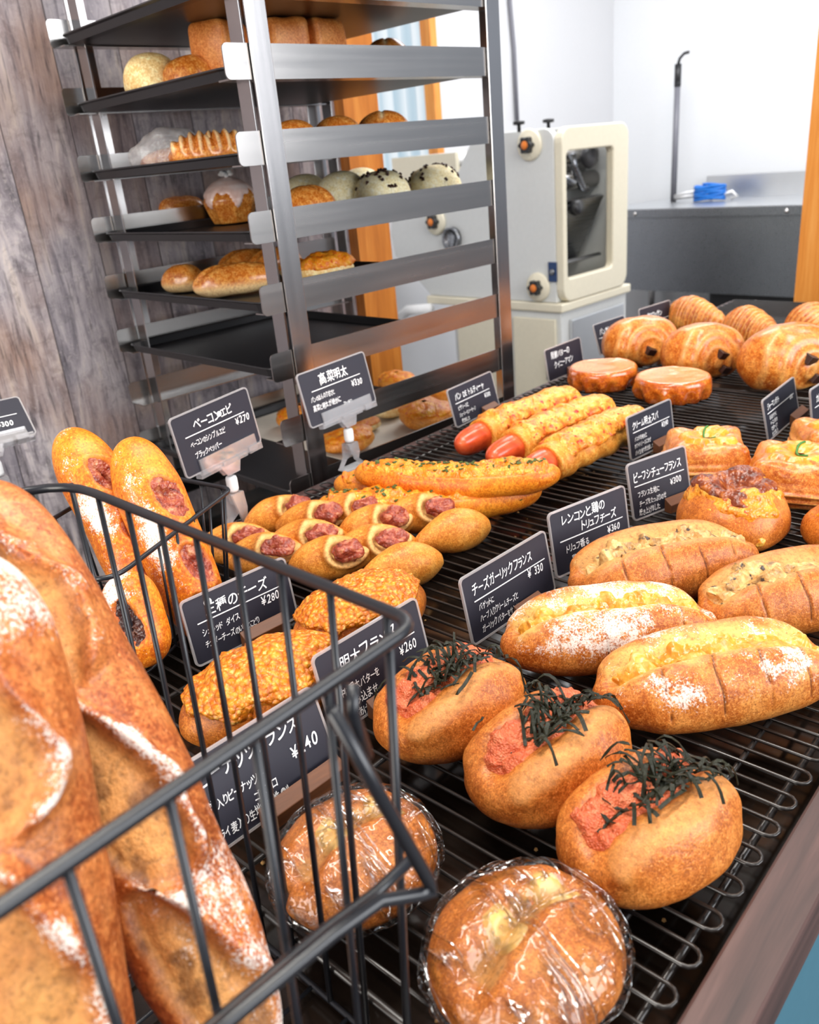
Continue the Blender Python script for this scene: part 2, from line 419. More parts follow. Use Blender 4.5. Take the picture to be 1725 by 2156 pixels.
def plankmat():
    b = NB('weathered_planks')
    sx = b.n('ShaderNodeSeparateXYZ'); b.L(b.tc(), sx.inputs[0])
    wob = b.math('MULTIPLY', b.noise(2.0, 2, .5, b.map((1, 1, .6))), .02)
    xs = b.math('ADD', sx.outputs[0], wob)
    q = b.math('DIVIDE', xs, .118); idx = b.math('FLOOR', q); fr = b.math('FRACT', q)
    wn = b.n('ShaderNodeTexWhiteNoise', noise_dimensions='1D'); b.L(idx, wn.inputs['W'])
    cmb = b.n('ShaderNodeCombineXYZ'); b.L(b.math('MULTIPLY', wn.outputs[0], 9.0), cmb.inputs[2]); b.L(wn.outputs[0], cmb.inputs[1])
    va = b.n('ShaderNodeVectorMath', operation='ADD'); b.L(b.tc(), va.inputs[0]); b.L(cmb.outputs[0], va.inputs[1])
    ms = b.n('ShaderNodeMapping'); ms.inputs['Scale'].default_value = (26, 1, 4.0); b.L(va.outputs[0], ms.inputs[0])
    n1 = b.noise(1.0, 7, .62, ms.outputs[0], 1.6)
    ms2 = b.n('ShaderNodeMapping'); ms2.inputs['Scale'].default_value = (130, 1, 14); b.L(va.outputs[0], ms2.inputs[0])
    n2 = b.noise(1.0, 4, .6, ms2.outputs[0], .4)
    n3 = b.noise(4.2, 3, .5, va.outputs[0])
    c = b.ramp(n1, [(.30, srgb(104, 97, 102)), (.44, srgb(152, 143, 148)), (.56, srgb(184, 174, 176)), (.72, srgb(222, 206, 194))])
    n5 = b.noise(34, 5, .68, va.outputs[0], 1.0); n6 = b.noise(160, 3, .7, va.outputs[0])
    c = b.mix(b.math('MULTIPLY', b.ramp(n5, [(.34, (1,)), (.5, (0,))]), .45), c, srgb(84, 78, 84))
    c = b.mix(b.math('MULTIPLY', b.ramp(n6, [(.54, (0,)), (.7, (1,))]), .4), c, srgb(206, 196, 190))
    c = b.mix(b.ramp(n3, [(.45, (0,)), (.68, (.75,))]), c, b.ramp(n2, [(.3, srgb(120, 84, 66)), (.7, srgb(176, 140, 116))]))
    c = b.mix(b.math('MULTIPLY', b.ramp(wn.outputs[0], [(0, (.0,)), (1, (.75,))]), .6), c, srgb(78, 78, 92))
    c = b.mix(b.ramp(n2, [(.28, (.65,)), (.45, (0,))]), c, srgb(52, 46, 48))
    gap = b.ramp(b.math('ABSOLUTE', b.math('SUBTRACT', fr, .5)), [(.488, (0,)), (.496, (1,))])
    c = b.mix(b.math('MULTIPLY', gap, .8), c, srgb(34, 28, 28))
    return b.set(color=c, rough=.62, spec=.3, normal=b.bump(b.math('SUBTRACT', b.math('ADD', n1, n2), gap), .4, .002))
M_plank = plankmat()

def steel(name, col=(.60, .60, .61), rough=.24, st=(3, 120, 120)):
    b = NB(name); n1 = b.noise(1.0, 3, .5, b.map(st)); n2 = b.noise(14, 3)
    return b.set(color=b.mix(n2, tuple(c * .9 for c in col), col), metal=1.0, rough=b.math('ADD', b.math('MULTIPLY', n1, .12), rough - .06), normal=b.bump(n1, .04, .0005))
M_steel = steel('stainless_steel', (.45, .43, .415), .25)
M_steelv = steel('stainless_post_steel', (.52, .50, .495), .22, st=(120, 120, 3))
M_bench = steel('bench_steel', (.30, .31, .33), .28)
M_benchtop = steel('bench_top_steel', (.78, .80, .82), .35)
M_tray = flat('black_baking_tray', (.012, .012, .014), .38, spec=.5, bumpsc=200, bumpst=.05)
M_wire = flat('black_coated_wire', (.022, .018, .016), .22, spec=.6)
M_basket = flat('black_basket_wire', (.012, .013, .017), .3, spec=.55)
M_top = flat('glossy_dark_tabletop', (.012, .008, .006), .12, spec=.45, var=.4)
M_teal = flat('teal_painted_panel', srgb(56, 108, 126), .55)
M_card = flat('black_card', srgb(36, 36, 48), .5, bumpsc=2500, bumpst=.12)
M_ink = flat('white_marker', srgb(250, 250, 250), .6, var=.01)
M_white = flat('white_plastic', srgb(246, 246, 246), .35)
M_wallw = flat('white_wall_paint', srgb(216, 216, 218), .75, bumpsc=150, bumpst=.03, var=.02)
M_wallr = flat('bright_wall_paint', srgb(238, 240, 242), .7, bumpsc=150, bumpst=.03, var=.02)
M_floor = flat('grey_kitchen_floor', srgb(104, 100, 98), .5, var=.2)
M_mach = flat('ivory_machine_enamel', srgb(226, 228, 226), .32, var=.04)
M_machc = flat('cream_machine_frame', srgb(238, 230, 206), .35, var=.05)
M_blackp = flat('black_plastic', (.02, .02, .022), .35)
M_knob = flat('orange_knob_cap', srgb(224, 124, 44), .4)
M_darkm = flat('dark_machine_interior', (.05, .05, .055), .5)
M_blue = flat('blue_cord', srgb(30, 120, 214), .4)
M_bluel = flat('blue_switch_plate', srgb(40, 66, 110), .4)
M_yell = flat('yellow_sticker', srgb(236, 206, 30), .5)
M_greyp = flat('grey_pipe', srgb(120, 120, 128), .35)
M_paper = flat('greaseproof_paper', srgb(226, 218, 204), .7)
M_brick = flat('red_brick', srgb(150, 96, 88), .8, bumpsc=80, bumpst=.4, var=.25)
M_crumb = flat('bread_crumbs', srgb(196, 150, 90), .8)
M_mat = None
def matmat():
    b = NB('woven_black_mat'); x = b.n('ShaderNodeTexChecker'); x.inputs['Scale'].default_value = 180; b.L(b.tc(), x.inputs['Vector'])
    return b.set(color=b.mix(x.outputs['Fac'], (.012, .012, .013), (.035, .035, .038)), rough=.4, normal=b.bump(x.outputs['Fac'], .5, .001))
M_mat = matmat()

def clear(name, tint=(1, 1, 1), gl=.16, rough=.06, wr=0, base=.10, white=0.0):
    b = NB(name); t = b.t; t.nodes.remove(b.b)
    tr = b.n('ShaderNodeBsdfTransparent'); tr.inputs[0].default_value = (*tint, 1)
    g = b.n('ShaderNodeBsdfGlossy'); g.inputs['Roughness'].default_value = rough; g.inputs[0].default_value = (1, 1, 1, 1)
    lw = b.n('ShaderNodeLayerWeight'); lw.inputs[0].default_value = .35
    fac = b.math('ADD', b.math('MULTIPLY', lw.outputs['Fresnel'], gl * 3), base)
    if wr:
        v1 = b.map((wr, wr * .35, wr * .6), (.3, .2, .9)); v2 = b.map((wr * .3, wr * 1.1, wr), (.7, .1, .2))
        n1 = b.noise(1.0, 4, .55, v1, 2.2); n2 = b.noise(1.3, 4, .55, v2, 2.0)
        h = b.math('ADD', b.math('ABSOLUTE', b.math('SUBTRACT', n1, .5)), b.math('ABSOLUTE', b.math('SUBTRACT', n2, .5)))
        nb = b.bump(h, 1.0, .006); b.L(nb, g.inputs['Normal']); b.L(nb, lw.inputs['Normal'])
    mx = b.n('ShaderNodeMixShader'); b.L(fac, mx.inputs[0]); b.L(tr.outputs[0], mx.inputs[1]); b.L(g.outputs[0], mx.inputs[2])
    sh = mx.outputs[0]
    if white:
        d = b.n('ShaderNodeBsdfDiffuse'); d.inputs[0].default_value = (.95, .93, .93, 1)
        m2 = b.n('ShaderNodeMixShader'); m2.inputs[0].default_value = white; b.L(sh, m2.inputs[1]); b.L(d.outputs[0], m2.inputs[2]); sh = m2.outputs[0]
    b.L(sh, b.o.inputs[0]); return b.m
def film(name):
    b = NB(name); t = b.t; t.nodes.remove(b.b)
    tr = b.n('ShaderNodeBsdfTransparent'); g = b.n('ShaderNodeBsdfGlossy'); g.inputs['Roughness'].default_value = .05
    def ridge(sc, rot, dist, w):
        n_ = b.noise(1.0, 2, .45, b.map(sc, rot), dist)
        return b.ramp(b.math('ABSOLUTE', b.math('SUBTRACT', n_, .5)), [(.0, (1,)), (w, (0,))])
    r1 = ridge((34, 7, 16), (.2, .1, .9), .8, .035); r2 = ridge((10, 40, 22), (.1, .3, .35), .8, .03); r3 = ridge((60, 14, 50), (.4, .2, -.5), 1.0, .03)
    gate = b.ramp(b.noise(16, 2), [(.46, (0,)), (.60, (1,))])
    rr = b.math('MAXIMUM', r1, b.math('MAXIMUM', b.math('MULTIPLY', r2, gate), b.math('MULTIPLY', r3, gate)))
    nb = b.bump(rr, 1.0, .004); nb = b.bump(b.noise(55, 2, .5), .5, .006, nb); b.L(nb, g.inputs['Normal'])
    lw = b.n('ShaderNodeLayerWeight'); lw.inputs[0].default_value = .28; b.L(nb, lw.inputs['Normal'])
    fac = b.math('ADD', b.math('MULTIPLY', lw.outputs['Fresnel'], .42), b.math('ADD', .03, b.math('MULTIPLY', rr, .42)))
    mx = b.n('ShaderNodeMixShader'); b.L(fac, mx.inputs[0]); b.L(tr.outputs[0], mx.inputs[1]); b.L(g.outputs[0], mx.inputs[2]); b.L(mx.outputs[0], b.o.inputs[0]); return b.m
M_film = film('cling_film')
M_bagp = clear('clear_bag_plastic', gl=.2, rough=.12, wr=40, base=.1, white=.25)
M_clip = clear('clear_acrylic', tint=(.97, .96, .97), gl=.22, rough=.04, base=.10, white=.14)
M_sleeve = clear('clear_card_sleeve', tint=(.8, .74, .74), gl=.14, rough=.1, base=.10, white=.26)
def glow(name, c1, c2, stren, sc):
    b = NB(name); w = b.n('ShaderNodeTexWave', wave_type='BANDS', bands_direction='X'); w.inputs['Scale'].default_value = sc; w.inputs['Distortion'].default_value = 1.2
    b.L(b.tc(), w.inputs['Vector']); c = b.mix(w.outputs['Fac'], c1, c2)
    return b.set(color=(.08, .09, .10), ecol=c, estr=stren)
M_win = glow('daylit_window_pane', (.42, .58, .68), (.85, .92, .96), .66, 3.2)
# ================================================================== the setting
ZG = 0.85                                              # top of the wire grid
TA = math.radians(3.3)
TO = Vector((.277, .134, 0))
TM = Matrix.Translation(TO) @ Matrix.Rotation(TA, 4, 'Z')   # table frame: x along the front edge, y away from the customer
def T(s, t, z): return TM @ Vector((s, t, z))

def wallbox(name, a, b, m):
    q = MB(); q.box(a, b); return struct(q.build(name, m))
wallbox('floor', (-3, -3, -.1), (5.2, 3.4, 0), M_floor)
wallbox('ceiling', (-1.6, -1.0, 2.72), (4.9, 3.15, 2.78), M_wallw)
wl = wallbox('wall_left', (-1.6, 1.5, 0), (1.285, 1.56, 2.7), M_plank)
tr = wallbox('trim_1', (1.285, 1.47, 0), (1.385, 1.57, 2.7), M_pillar)
# kitchen back wall with a window opening
q = MB()
q.box((1.4, 3.05, 0), (2.5, 3.15, 2.7)); q.box((3.27, 3.05, 0), (4.8, 3.15, 2.7))
q.box((2.5, 3.05, 0), (3.27, 3.15, 1.0)); q.box((2.5, 3.05, 2.3), (3.27, 3.15, 2.7))
struct(q.build('wall_back', M_wallw))
wallbox('wall_right', (4.8, .2, 0), (4.9, 3.15, 2.7), M_wallr)
wallbox('wall_kitchen_side', (1.32, 1.57, 0), (1.385, 3.15, 2.7), M_wallw)
q = MB()
for a, b in (((3.225, 3.03, 1.0), (3.27, 3.15, 2.3)), ((2.5, 3.03, 1.0), (2.545, 3.15, 2.3)), ((2.545, 3.03, 1.0), (3.225, 3.15, 1.04)), ((2.545, 3.03, 2.26), (3.225, 3.15, 2.3))): q.box(a, b)
wf = struct(q.build('window_1', M_orange))
q = MB()
V_ = []
nx = 60
for i in range(nx + 1):
    x = 2.545 + .68 * i / nx; y = 3.10 + .012 * math.sin(i * .9)
    V_ += [(x, y, 1.04), (x, y, 2.26), (x, y + .006, 1.04), (x, y + .006, 2.26)]
F_ = []
for i in range(nx):
    a = 4 * i; F_ += [(a, a + 4, a + 5, a + 1), (a + 2, a + 3, a + 7, a + 6)]
q.add(V_, F_, True); q.build('corrugated_pane', M_win, wf)
# orange jamb at the far right with a strip of brick behind it
jy = .942
q = MB(); q.box((2.4, .80, 0), (2.5, jy, 2.7)); q.build('trim_2', M_orange); struct(bpy.data.objects['trim_2'])
q = MB(); q.box((2.41, .2, 0), (2.49, .80, .93)); struct(q.build('wall_low_brick', M_brick))

# ================================================================== display table
tb = empty('display_table', TO, 'long dark wood display counter carrying the bread grids', 'table', (0, 0, TA))
S0, S1 = -.75, 1.85
q = MB(); q.box((S0, -.004, .79), (S1, .721, .815)); q.build('tabletop', M_top, tb)
q = MB(); q.box((S0, -.036, .8155), (S1, -.006, .852)); o = q.build('front_rim', M_rim, tb, .002); tagit(o, 'dark brown wooden front edge', None)
q = MB(); q.box((S0, .7225, .74), (S1, .738, .835)); q.build('back_rim', M_rim, tb, .002)
q = MB(); q.box((S0, -.0345, .02), (S1, -.006, .815)); o = q.build('front_panel', M_teal, tb); tagit(o, 'teal front panel', None)
q = MB(); q.box((S1 + .001, -.03, .02), (S1 + .025, .738, .83)); q.build('side_panel', M_rim, tb)
for sx in (S0 + .05, S1 - .08):
    q = MB(); q.box((sx, .66, 0), (sx + .05, .71, .788)); q.build('leg', M_rim, tb)

# serpentine wire cooling grids
def cooling_grid(s0, s1, label):
    r = empty('cooling_rack', T(s0, 0, .816), label, 'cooling rack', (0, 0, TA), 'wire grids along the counter')
    Ln = s1 - s0; pitch = .0141; n = int(Ln / pitch) // 2 * 2; z = ZG - .0014 - .816; dep = .705; h = pitch / 2
    pts = []
    for k in range(n):
        x = .006 + k * pitch
        y0, y1 = .0 + h, dep - h
        up = (k % 2 == 0)
        if up:
            pts += [(x, y1 * f + y0 * (1 - f), z) for f in (0, .25, .5, .75, 1)]
            pts += [(x + h - h * math.cos(a), y1 + h * math.sin(a), z) for a in (math.pi * i / 6 for i in range(1, 6))]
        else:
            pts += [(x, y0 * f + y1 * (1 - f), z) for f in (0, .25, .5, .75, 1)]
            pts += [(x + h - h * math.cos(a), y0 - h * math.sin(a), z) for a in (math.pi * i / 6 for i in range(1, 6))]
    pts = pts[:-5]
    q = MB(); q.tube(pts, .00140, 6); q.build('grid_wire', M_wire, r)
    for y in (.045, .25, .455, .66):
        q = MB(); q.tube([(.0, y, z - .0036), (Ln - .01, y, z - .0036)], .0021, 8); q.build('cross_bar', M_wire, r)
    q = MB()
    q.tube([(.0, .012, z - .0075), (Ln - .012, .012, z - .0075), (Ln - .006, .018, z - .0075), (Ln - .006, dep - .02, z - .0075), (Ln - .012, dep - .012, z - .0075), (0, dep - .012, z - .0075), (-.006, dep - .02, z - .0075), (-.006, .018, z - .0075)], .0026, 8, True)
    q.build('outer_frame', M_wire, r)
    for x in (.03, Ln - .04):
        for y in (.04, dep - .04):
            q = MB(); q.tube([(x, y - .012, z - .008), (x, y - .008, .003), (x, y + .008, .003), (x, y + .012, z - .008)], .002, 8); q.build('foot', M_wire, r)
    return r
cooling_grid(-.088, .495, 'nearest black wire grid, under the wrapped and pink-topped rolls')
cooling_grid(.505, 1.06, 'middle black wire grid, under the sausage rolls and square pastries')
cooling_grid(1.07, 1.83, 'farthest black wire grid, under the croissants and chocolate pastries')

# ================================================================== bakery rack
RX0, RX1, RY0, RY1 = .69, 1.172, .95, 1.415
LV = [1.392 + .0945 * 1] + [1.392, 1.294, 1.199, 1.106, 1.014, .919, .828]        # rail top edges
LV += [.735, .64, .545, .45, .355]
rk = empty('tray_rack', (0, 0, 0), 'tall stainless steel rack of bread trays against the plank wall', 'rack')
def lpost(x, y, sx, sy):
    q = MB(); w = .032; t = .003
    q.box((min(x, x + sx * w), min(y, y + sy * t), .02), (max(x, x + sx * w), max(y, y + sy * t), 2.0))
    y2 = y + sy * .012
    q.box((min(x, x + sx * t), min(y2, y + sy * .04), .02), (max(x, x + sx * t), max(y2, y + sy * .04), 2.0))
    return q.build('post', M_steelv, rk, .0008)
lpost(RX0, RY0, 1, 1); lpost(RX1, RY0, -1, 1); lpost(RX0, RY1, 1, -1); lpost(RX1, RY1, -1, -1)
for z in LV:
    for y, sy in ((RY0 + .0045, 1), (RY1 - .0045, -1)):
        q = MB(); x0, x1 = RX0 - .038, RX1 - .004
        f = rrect(x1 - x0, .040, .007, (x0 + x1) / 2, z - .040)
        ya, yb = sorted((y, y + sy * .002))
        q.prism(f, ya, yb, 'XZ')
        ya, yb = sorted((y + sy * .002, y + sy * .030))
        q.box((x0 + .008, ya, z - .040), (x1 - .006, yb, z - .038))
        q.build('rail', M_steel, rk)
for z, nm in ((.03, 'base_bar'), (1.97, 'top_bar')):
    for y in (RY0 + .012, RY1 - .036):
        q = MB(); q.box((RX0 + .004, y, z), (RX1 - .004, y + .024, z + .02)); q.build(nm, M_steel, rk)
    for x in (RX0 + .006, RX1 - .03):
        q = MB(); q.box((x, RY0 + .04, z), (x + .024, RY1 - .04, z + .02)); q.build(nm, M_steel, rk)
for x in (RX0 + .03, RX1 - .03):
    for y in (RY0 + .03, RY1 - .03):
        q = MB(); q.lathe([(.004, .0), (.016, .003), (.018, .01), (.016, .02), (.004, .029)], 14, Matrix.Translation((x, y, .001))); q.build('caster', M_blackp, rk)

def tray(z, x0, x1, label, paper=False):
    """black baking sheet with a rolled rim, lying on the rail lips"""
    y0, y1 = RY0 + .012, RY1 - .012
    r = empty('baking_tray', ((x0 + x1) / 2, (y0 + y1) / 2, z - .0375), label, 'baking tray', group='baking trays in the rack')
    Lx, Ly = x1 - x0, y1 - y0
    q = MB(); rings = []
    prof = [(-.012, .001), (-.002, .002), (.002, .012), (.006, .014), (.007, .012), (.003, .010), (.0, .0), (-.012, -.0008)]
    def ring(off, zz):
        w, h = Lx - .016 + 2 * off, Ly - .016 + 2 * off; rr = .018 + max(off, -.008)
        return [(p[0], p[1] - h / 2, zz) for p in rrect(w, h, max(rr, .004), n=4)]
    vs = []; fs = []
    R0 = [ring(o_, z_) for o_, z_ in prof]; m = len(R0[0])
    for rr in R0: vs += rr
    for i in range(len(R0) - 1):
        for k in range(m):
            l = (k + 1) % m; fs.append((i * m + k, i * m + l, (i + 1) * m + l, (i + 1) * m + k))
    fs.append(tuple(range(m))); fs.append(tuple((len(R0) - 1) * m + k for k in range(m)))
    q.add(vs, fs); q.build('tray_sheet', M_tray, r)
    if paper:
        q = MB(); q.box((-Lx / 2 + .16, -Ly / 2 + .02, .0012), (Lx / 2 - .02, Ly / 2 - .02, .002)); o = q.build('greaseproof_paper', M_paper, r); tagit(o, 'pale greaseproof paper liner', None)
    return z - .0365
TX = RX0 - .03
TZ = {}
for i, x1, lab in ((0, 1.15, 'topmost black tray, its underside showing above the toast loaves'), (1, 1.15, 'black tray carrying the square toast loaves'),
                   (2, 1.15, 'black tray carrying the bagged bread'), (3, 1.15, 'black tray carrying the iced brioche and speckled buns'),
                   (4, 1.02, 'black tray carrying the long pale rolls and crusty loaf'), (5, 1.00, 'empty black tray below the long pale rolls'),
                   (7, 1.15, 'lowest black tray, lined with paper under golden topped breads')):
    TZ[i] = tray(LV[i], TX, x1, lab, i == 7)

# ================================================================== kitchen behind
mx0, my0, mx1, my1 = 2.6, 1.89, 3.03, 2.76
mc = empty('dough_moulder', (mx0, my0, 0), 'ivory dough sheeting machine with black knobs behind the rack', 'machine')
def loc(p): return (p[0] - mx0, p[1] - my0, p[2])
MT = Matrix.Translation((-mx0, -my0, 0))
q = MB(); prof = [(my0, .69)]
# side plate, outline in the Y-Z plane
side = [(my0, .69), (my0, 1.25)] + [(my0 + .04 - .04 * math.cos(a), 1.25 + .04 * math.sin(a)) for a in (math.radians(x) for x in (30, 60, 90))] + \
       [(2.20, 1.293), (2.27, 1.27), (2.31, 1.22), (2.35, 1.16), (2.37, 1.09), (2.37, 1.045), (2.69, 1.035), (2.74, 1.0), (2.76, .94), (2.74, .85), (2.54, .69)]
q.prism(side, mx0, mx0 + .03, 'YZ', MT); q.build('side_plate', M_mach, mc, .004)
q = MB(); q.prism(side, mx1 - .03, mx1, 'YZ', MT); q.build('side_plate', M_mach, mc, .004)
# front frame around the opening
q = MB(); outer = rrect(mx1 - mx0, .60, .05, (mx0 + mx1) / 2, .69)
def frame_ring(q, ox, oz, ix, iz, d0, d1):
    n = len(ox)
    vs = [(a, d0, b) for a, b in zip(ox, oz)] + [(a, d0, b) for a, b in zip(ix, iz)] + [(a, d1, b) for a, b in zip(ox, oz)] + [(a, d1, b) for a, b in zip(ix, iz)]
    fs = []
    for i in range(n):
        j = (i + 1) % n
        fs += [(i, j, n + j, n + i), (2 * n + i, 3 * n + i, 3 * n + j, 2 * n + j), (i, 2 * n + i, 2 * n + j, j), (n + i, n + j, 3 * n + j, 3 * n + i)]
    q.add(vs, fs, False, MT)
inner = rrect(.30, .435, .02, 2.775, .775)
frame_ring(q, [p[0] for p in outer], [p[1] for p in outer], [p[0] for p in inner], [p[1] for p in inner], my0 - .035, my0 - .001)
o = q.build('front_frame', M_machc, mc, .006); tagit(o, 'cream front frame', None)
q = MB(); q.box((mx0 + .04, my0 + .26, .70), (mx1 - .04, my0 + .28, 1.27), MT); q.build('inner_back', M_darkm, mc)
q = MB(); q.prism([(my0 + .01, 1.04), (my0 + .03, 1.045), (my0 + .16, .80), (my0 + .14, .79)], mx0 + .06, mx1 - .10, 'YZ', MT); q.build('chute_plate', M_bench, mc)
q = MB(); q.prism([(my0 + .02, .82), (my0 + .03, .83), (my0 + .2, .78), (my0 + .2, .77)], mx0 + .05, mx1 - .1, 'YZ', MT); q.build('catch_tray', M_bench, mc)
for (yy, zz, rr) in ((.10, 1.19, .028), (.10, 1.10, .032), (.17, 1.14, .04)):
    q = MB(); q.tube([(mx0 + .04, my0 + yy, zz), (mx1 - .04, my0 + yy, zz)], rr, 16, M=MT); q.build('roller', M_steel, mc)
q = MB()
q.tube([(2.64, my0 + .01, 1.13), (2.73, my0 + .01, 1.10), (2.76, my0 + .02, 1.11)], .011, 8, M=MT)
q.tube([(2.74, my0 + .02, 1.20), (2.75, my0 + .02, 1.15), (2.80, my0 + .02, 1.08), (2.84, my0 + .03, 1.07)], .014, 8, M=MT)
q.tube([(2.63, my0 + .01, 1.03), (2.70, my0 + .01, 1.02)], .009, 8, M=MT)
q.build('linkage', M_bench, mc)
q = MB(); q.lathe([(0, -.02), (.024, -.02), (.03, 0), (.024, .02), (0, .02)], 16, MT @ Matrix.Translation((2.73, my0, 1.015)) @ Matrix.Rotation(math.pi / 2, 4, 'X')); q.build('linkage_knob', M_blackp, mc)
q = MB(); q.lathe([(0, -.02), (.03, -.02), (.04, 0), (.03, .02), (0, .02)], 16, MT @ Matrix.Translation((2.845, my0 + .02, 1.18)) @ Matrix.Rotation(math.pi / 2, 4, 'X')); q.build('gear_disc', M_darkm, mc)
def star_knob(y, z, disc=True):
    if disc:
        q = MB(); q.lathe([(0, 0), (.052, 0), (.054, .006), (.048, .012), (0, .012)], 28, MT @ Matrix.Translation((mx0 - .001, y, z)) @ Matrix.Rotation(-math.pi / 2, 4, 'Y')); k0 = q.build('dial_plate', M_machc, mc)
    else: k0 = mc
    q = MB(); pr = [((.026 + .004 * math.cos(6 * a)) * math.cos(a), (.026 + .004 * math.cos(6 * a)) * math.sin(a)) for a in (2 * math.pi * i / 48 for i in range(48))]
    q.prism(pr, mx0 - .036, mx0 - .013, 'YZ', MT @ Matrix.Translation((0, y, z))); kb = q.build('star_knob', M_blackp, mc, .002)
    q = MB(); q.lathe([(0, 0), (.015, 0), (.013, .003), (0, .004)], 18, MT @ Matrix.Translation((mx0 - .036, y, z)) @ Matrix.Rotation(-math.pi / 2, 4, 'Y')); o = q.build('knob_cap', M_knob, kb); tagit(o, 'orange knob cap', None)
a = PA(1117, 305, 0, mx0); star_knob(a.y, a.z)
a = PA(1135, 604, 0, mx0); star_knob(a.y, a.z)
a = PA(919, 466, 0, mx0); star_knob(a.y, a.z)
a = PA(955, 502, 0, mx0)
q = MB(); q.lathe([(0, 0), (.045, 0), (.045, .02), (.036, .02), (.034, .006), (0, .006)], 24, MT @ Matrix.Translation((mx0 - .001, a.y, a.z)) @ Matrix.Rotation(-math.pi / 2, 4, 'Y')); q.build('dial_ring', M_bench, mc)
a = PA(1163, 573, 0, mx0 - .006)
q = MB(); q.box((mx0 - .006, a.y - .018, a.z - .035), (mx0 - .0005, a.y + .018, a.z + .035), MT); o = q.build('switch_plate', M_bluel, mc); tagit(o, 'dark blue switch plate', None)
q = MB(); q.lathe([(0, 0), (.012, 0), (.010, .006), (0, .007)], 14, MT @ Matrix.Translation((mx0 - .006, a.y, a.z)) @ Matrix.Rotation(-math.pi / 2, 4, 'Y')); q.build('switch_button', M_bench, o)
for (px, py) in ((1093, 266), (1155, 259)):
    a = PA(px, py, 1, my0 + .06)
    q = MB(); q.lathe([(.006, 0), (.006, .022), (.020, .024), (.020, .034), (.004, .036)], 14, MT @ Matrix.Translation((a.x, my0 + .06, 1.285))); q.build('top_knob', M_blackp, mc)
# conveyor end seen through the rack
q = MB()
for (zz, yy) in ((1.21, 2.50), (1.215, 2.64), (1.13, 2.56), (1.09, 2.66)):
    q.tube([(mx0 + .04, yy, zz), (mx1 - .04, yy, zz)], .026, 14, M=MT)
q.build('conveyor_roller', M_white, mc)
for xx in (mx0 + .03, mx1 - .05):
    q = MB(); q.box((xx, 2.38, 1.06), (xx + .02, 2.74, 1.24), MT); q.build('conveyor_bracket', M_machc, mc)
a = PA(820, 448, 0, mx0 - .004)
q = MB(); q.box((mx0 - .004, 2.70, .995), (mx0 - .0005, 2.755, 1.05), MT); o = q.build('warning_sticker', M_yell, mc); tagit(o, 'yellow sticker', None)
q = MB(); q.tube([(mx0 + .1, my0 + .2, .95), (mx0 + .1, 2.7, .93)], .045, 14, M=MT); q.build('drive_drum', M_darkm, mc)
# cabinet below
cb = empty('machine_cabinet', (mx0, my0, 0), 'grey steel cabinet under the ivory dough machine', 'cabinet')
q = MB(); q.box((mx0 + .0, my0 - .02, .03), (mx1 + .02, 2.42, .655), MT, .006); q.build('body', M_mach, cb)
q = MB(); q.box((mx0 - .012, my0 - .034, .656), (mx1 + .032, 2.56, .689), MT, .006); q.build('top_slab', M_machc, cb)
for y0, y1 in ((my0 + .0, my0 + .20), (my0 + .22, my0 + .5)):
    q = MB(); q.box((mx0 - .014, y0, .07), (mx0 - .001, y1, .63), MT, .003); d = q.build('door', M_machc, cb)
    q = MB(); q.box((mx0 - .026, y0 + .02, .4), (mx0 - .0145, y0 + .035, .5), MT); q.build('handle', M_steel, d)
q = MB(); q.box((mx0 + .05, my0 - .036, .05), (mx1 - .02, my0 - .021, .62), MT, .003); q.build('front_panel', M_benchtop, cb)
q = MB()
for yy in (my0 + .1, 2.3):
    for xx in (mx0 + .06, mx1 - .06): q.lathe([(.02, 0), (.024, .01), (.02, .03)], 14, MT @ Matrix.Translation((xx, yy, 0)))
q.build('foot', M_blackp, cb)
# bent white tube left of the cabinet
tp = MB(); pts = [(0, 0, 0), (0, 0, .50), (0, -.03, .58), (0, -.10, .625), (0, -.24, .64)]
tp.tube(pts, .022, 12); o = tp.build('bent_pipe', M_white, loc=(2.57, 2.76, 0)); tagit(o, 'thick white bent pipe rising beside the grey machine cabinet', 'pipe')
# dark louvred unit behind the rack
lv = empty('fan_unit', (2.27, 2.79, 0), 'dark louvred floor unit behind the bent white pipe', 'fan unit')
q = MB(); q.box((-.02, 0, 0), (.25, .24, .82), None, .01); q.build('housing', M_darkm, lv)
for i in range(9):
    q = MB(); q.box((-.036, .02, .10 + i * .07), (-.021, .22, .13 + i * .07), None, .004); q.build('louvre', M_blackp, lv)

# steel bench
bx, by0, by1 = 4.20, 1.55, 2.735
bn = empty('steel_bench', (bx, by0, 0), 'stainless steel work bench against the white far wall', 'bench')
q = MB(); q.box((0, 0, .868 - .045), (.55, by1 - by0, .868), None, .004); q.build('bench_top', M_bench, bn)
q = MB(); q.box((.003, .003, .8685), (.53, by1 - by0 - .003, .8715)); o = q.build('work_surface', M_benchtop, bn)
q = MB(); q.box((.531, 0, .869), (.55, .85, .99), None, .003); q.build('backsplash', M_benchtop, bn)
q = MB(); q.box((.03, .03, .44), (.042, by1 - by0 - .03, .822)); q.build('front_apron', M_bench, bn)
for y in (.03, by1 - by0 - .03):
    for x in (.05, .50):
        q = MB(); q.tube([(x, y, 0), (x, y, .822)], .019, 12); q.build('leg', M_steelv, bn)
q = MB(); q.box((.04, .03, .20), (.51, by1 - by0 - .03, .215)); q.build('under_shelf', M_bench, bn)
for y in (.17, .98):
    q = MB(); q.lathe([(0, 0), (.013, 0), (.011, .005), (0, .006)], 14, Matrix.Translation((-.0005, y, .846)) @ Matrix.Rotation(-math.pi / 2, 4, 'Y')); q.build('bolt', M_steel, bn)
q = MB(); q.box((0, 0, 0), (.30, .5, .34), None, .02); bo = empty('storage_bin', (bx + .12, by0 + .1, .216), 'black storage bin on the shelf under the steel bench', 'bin')
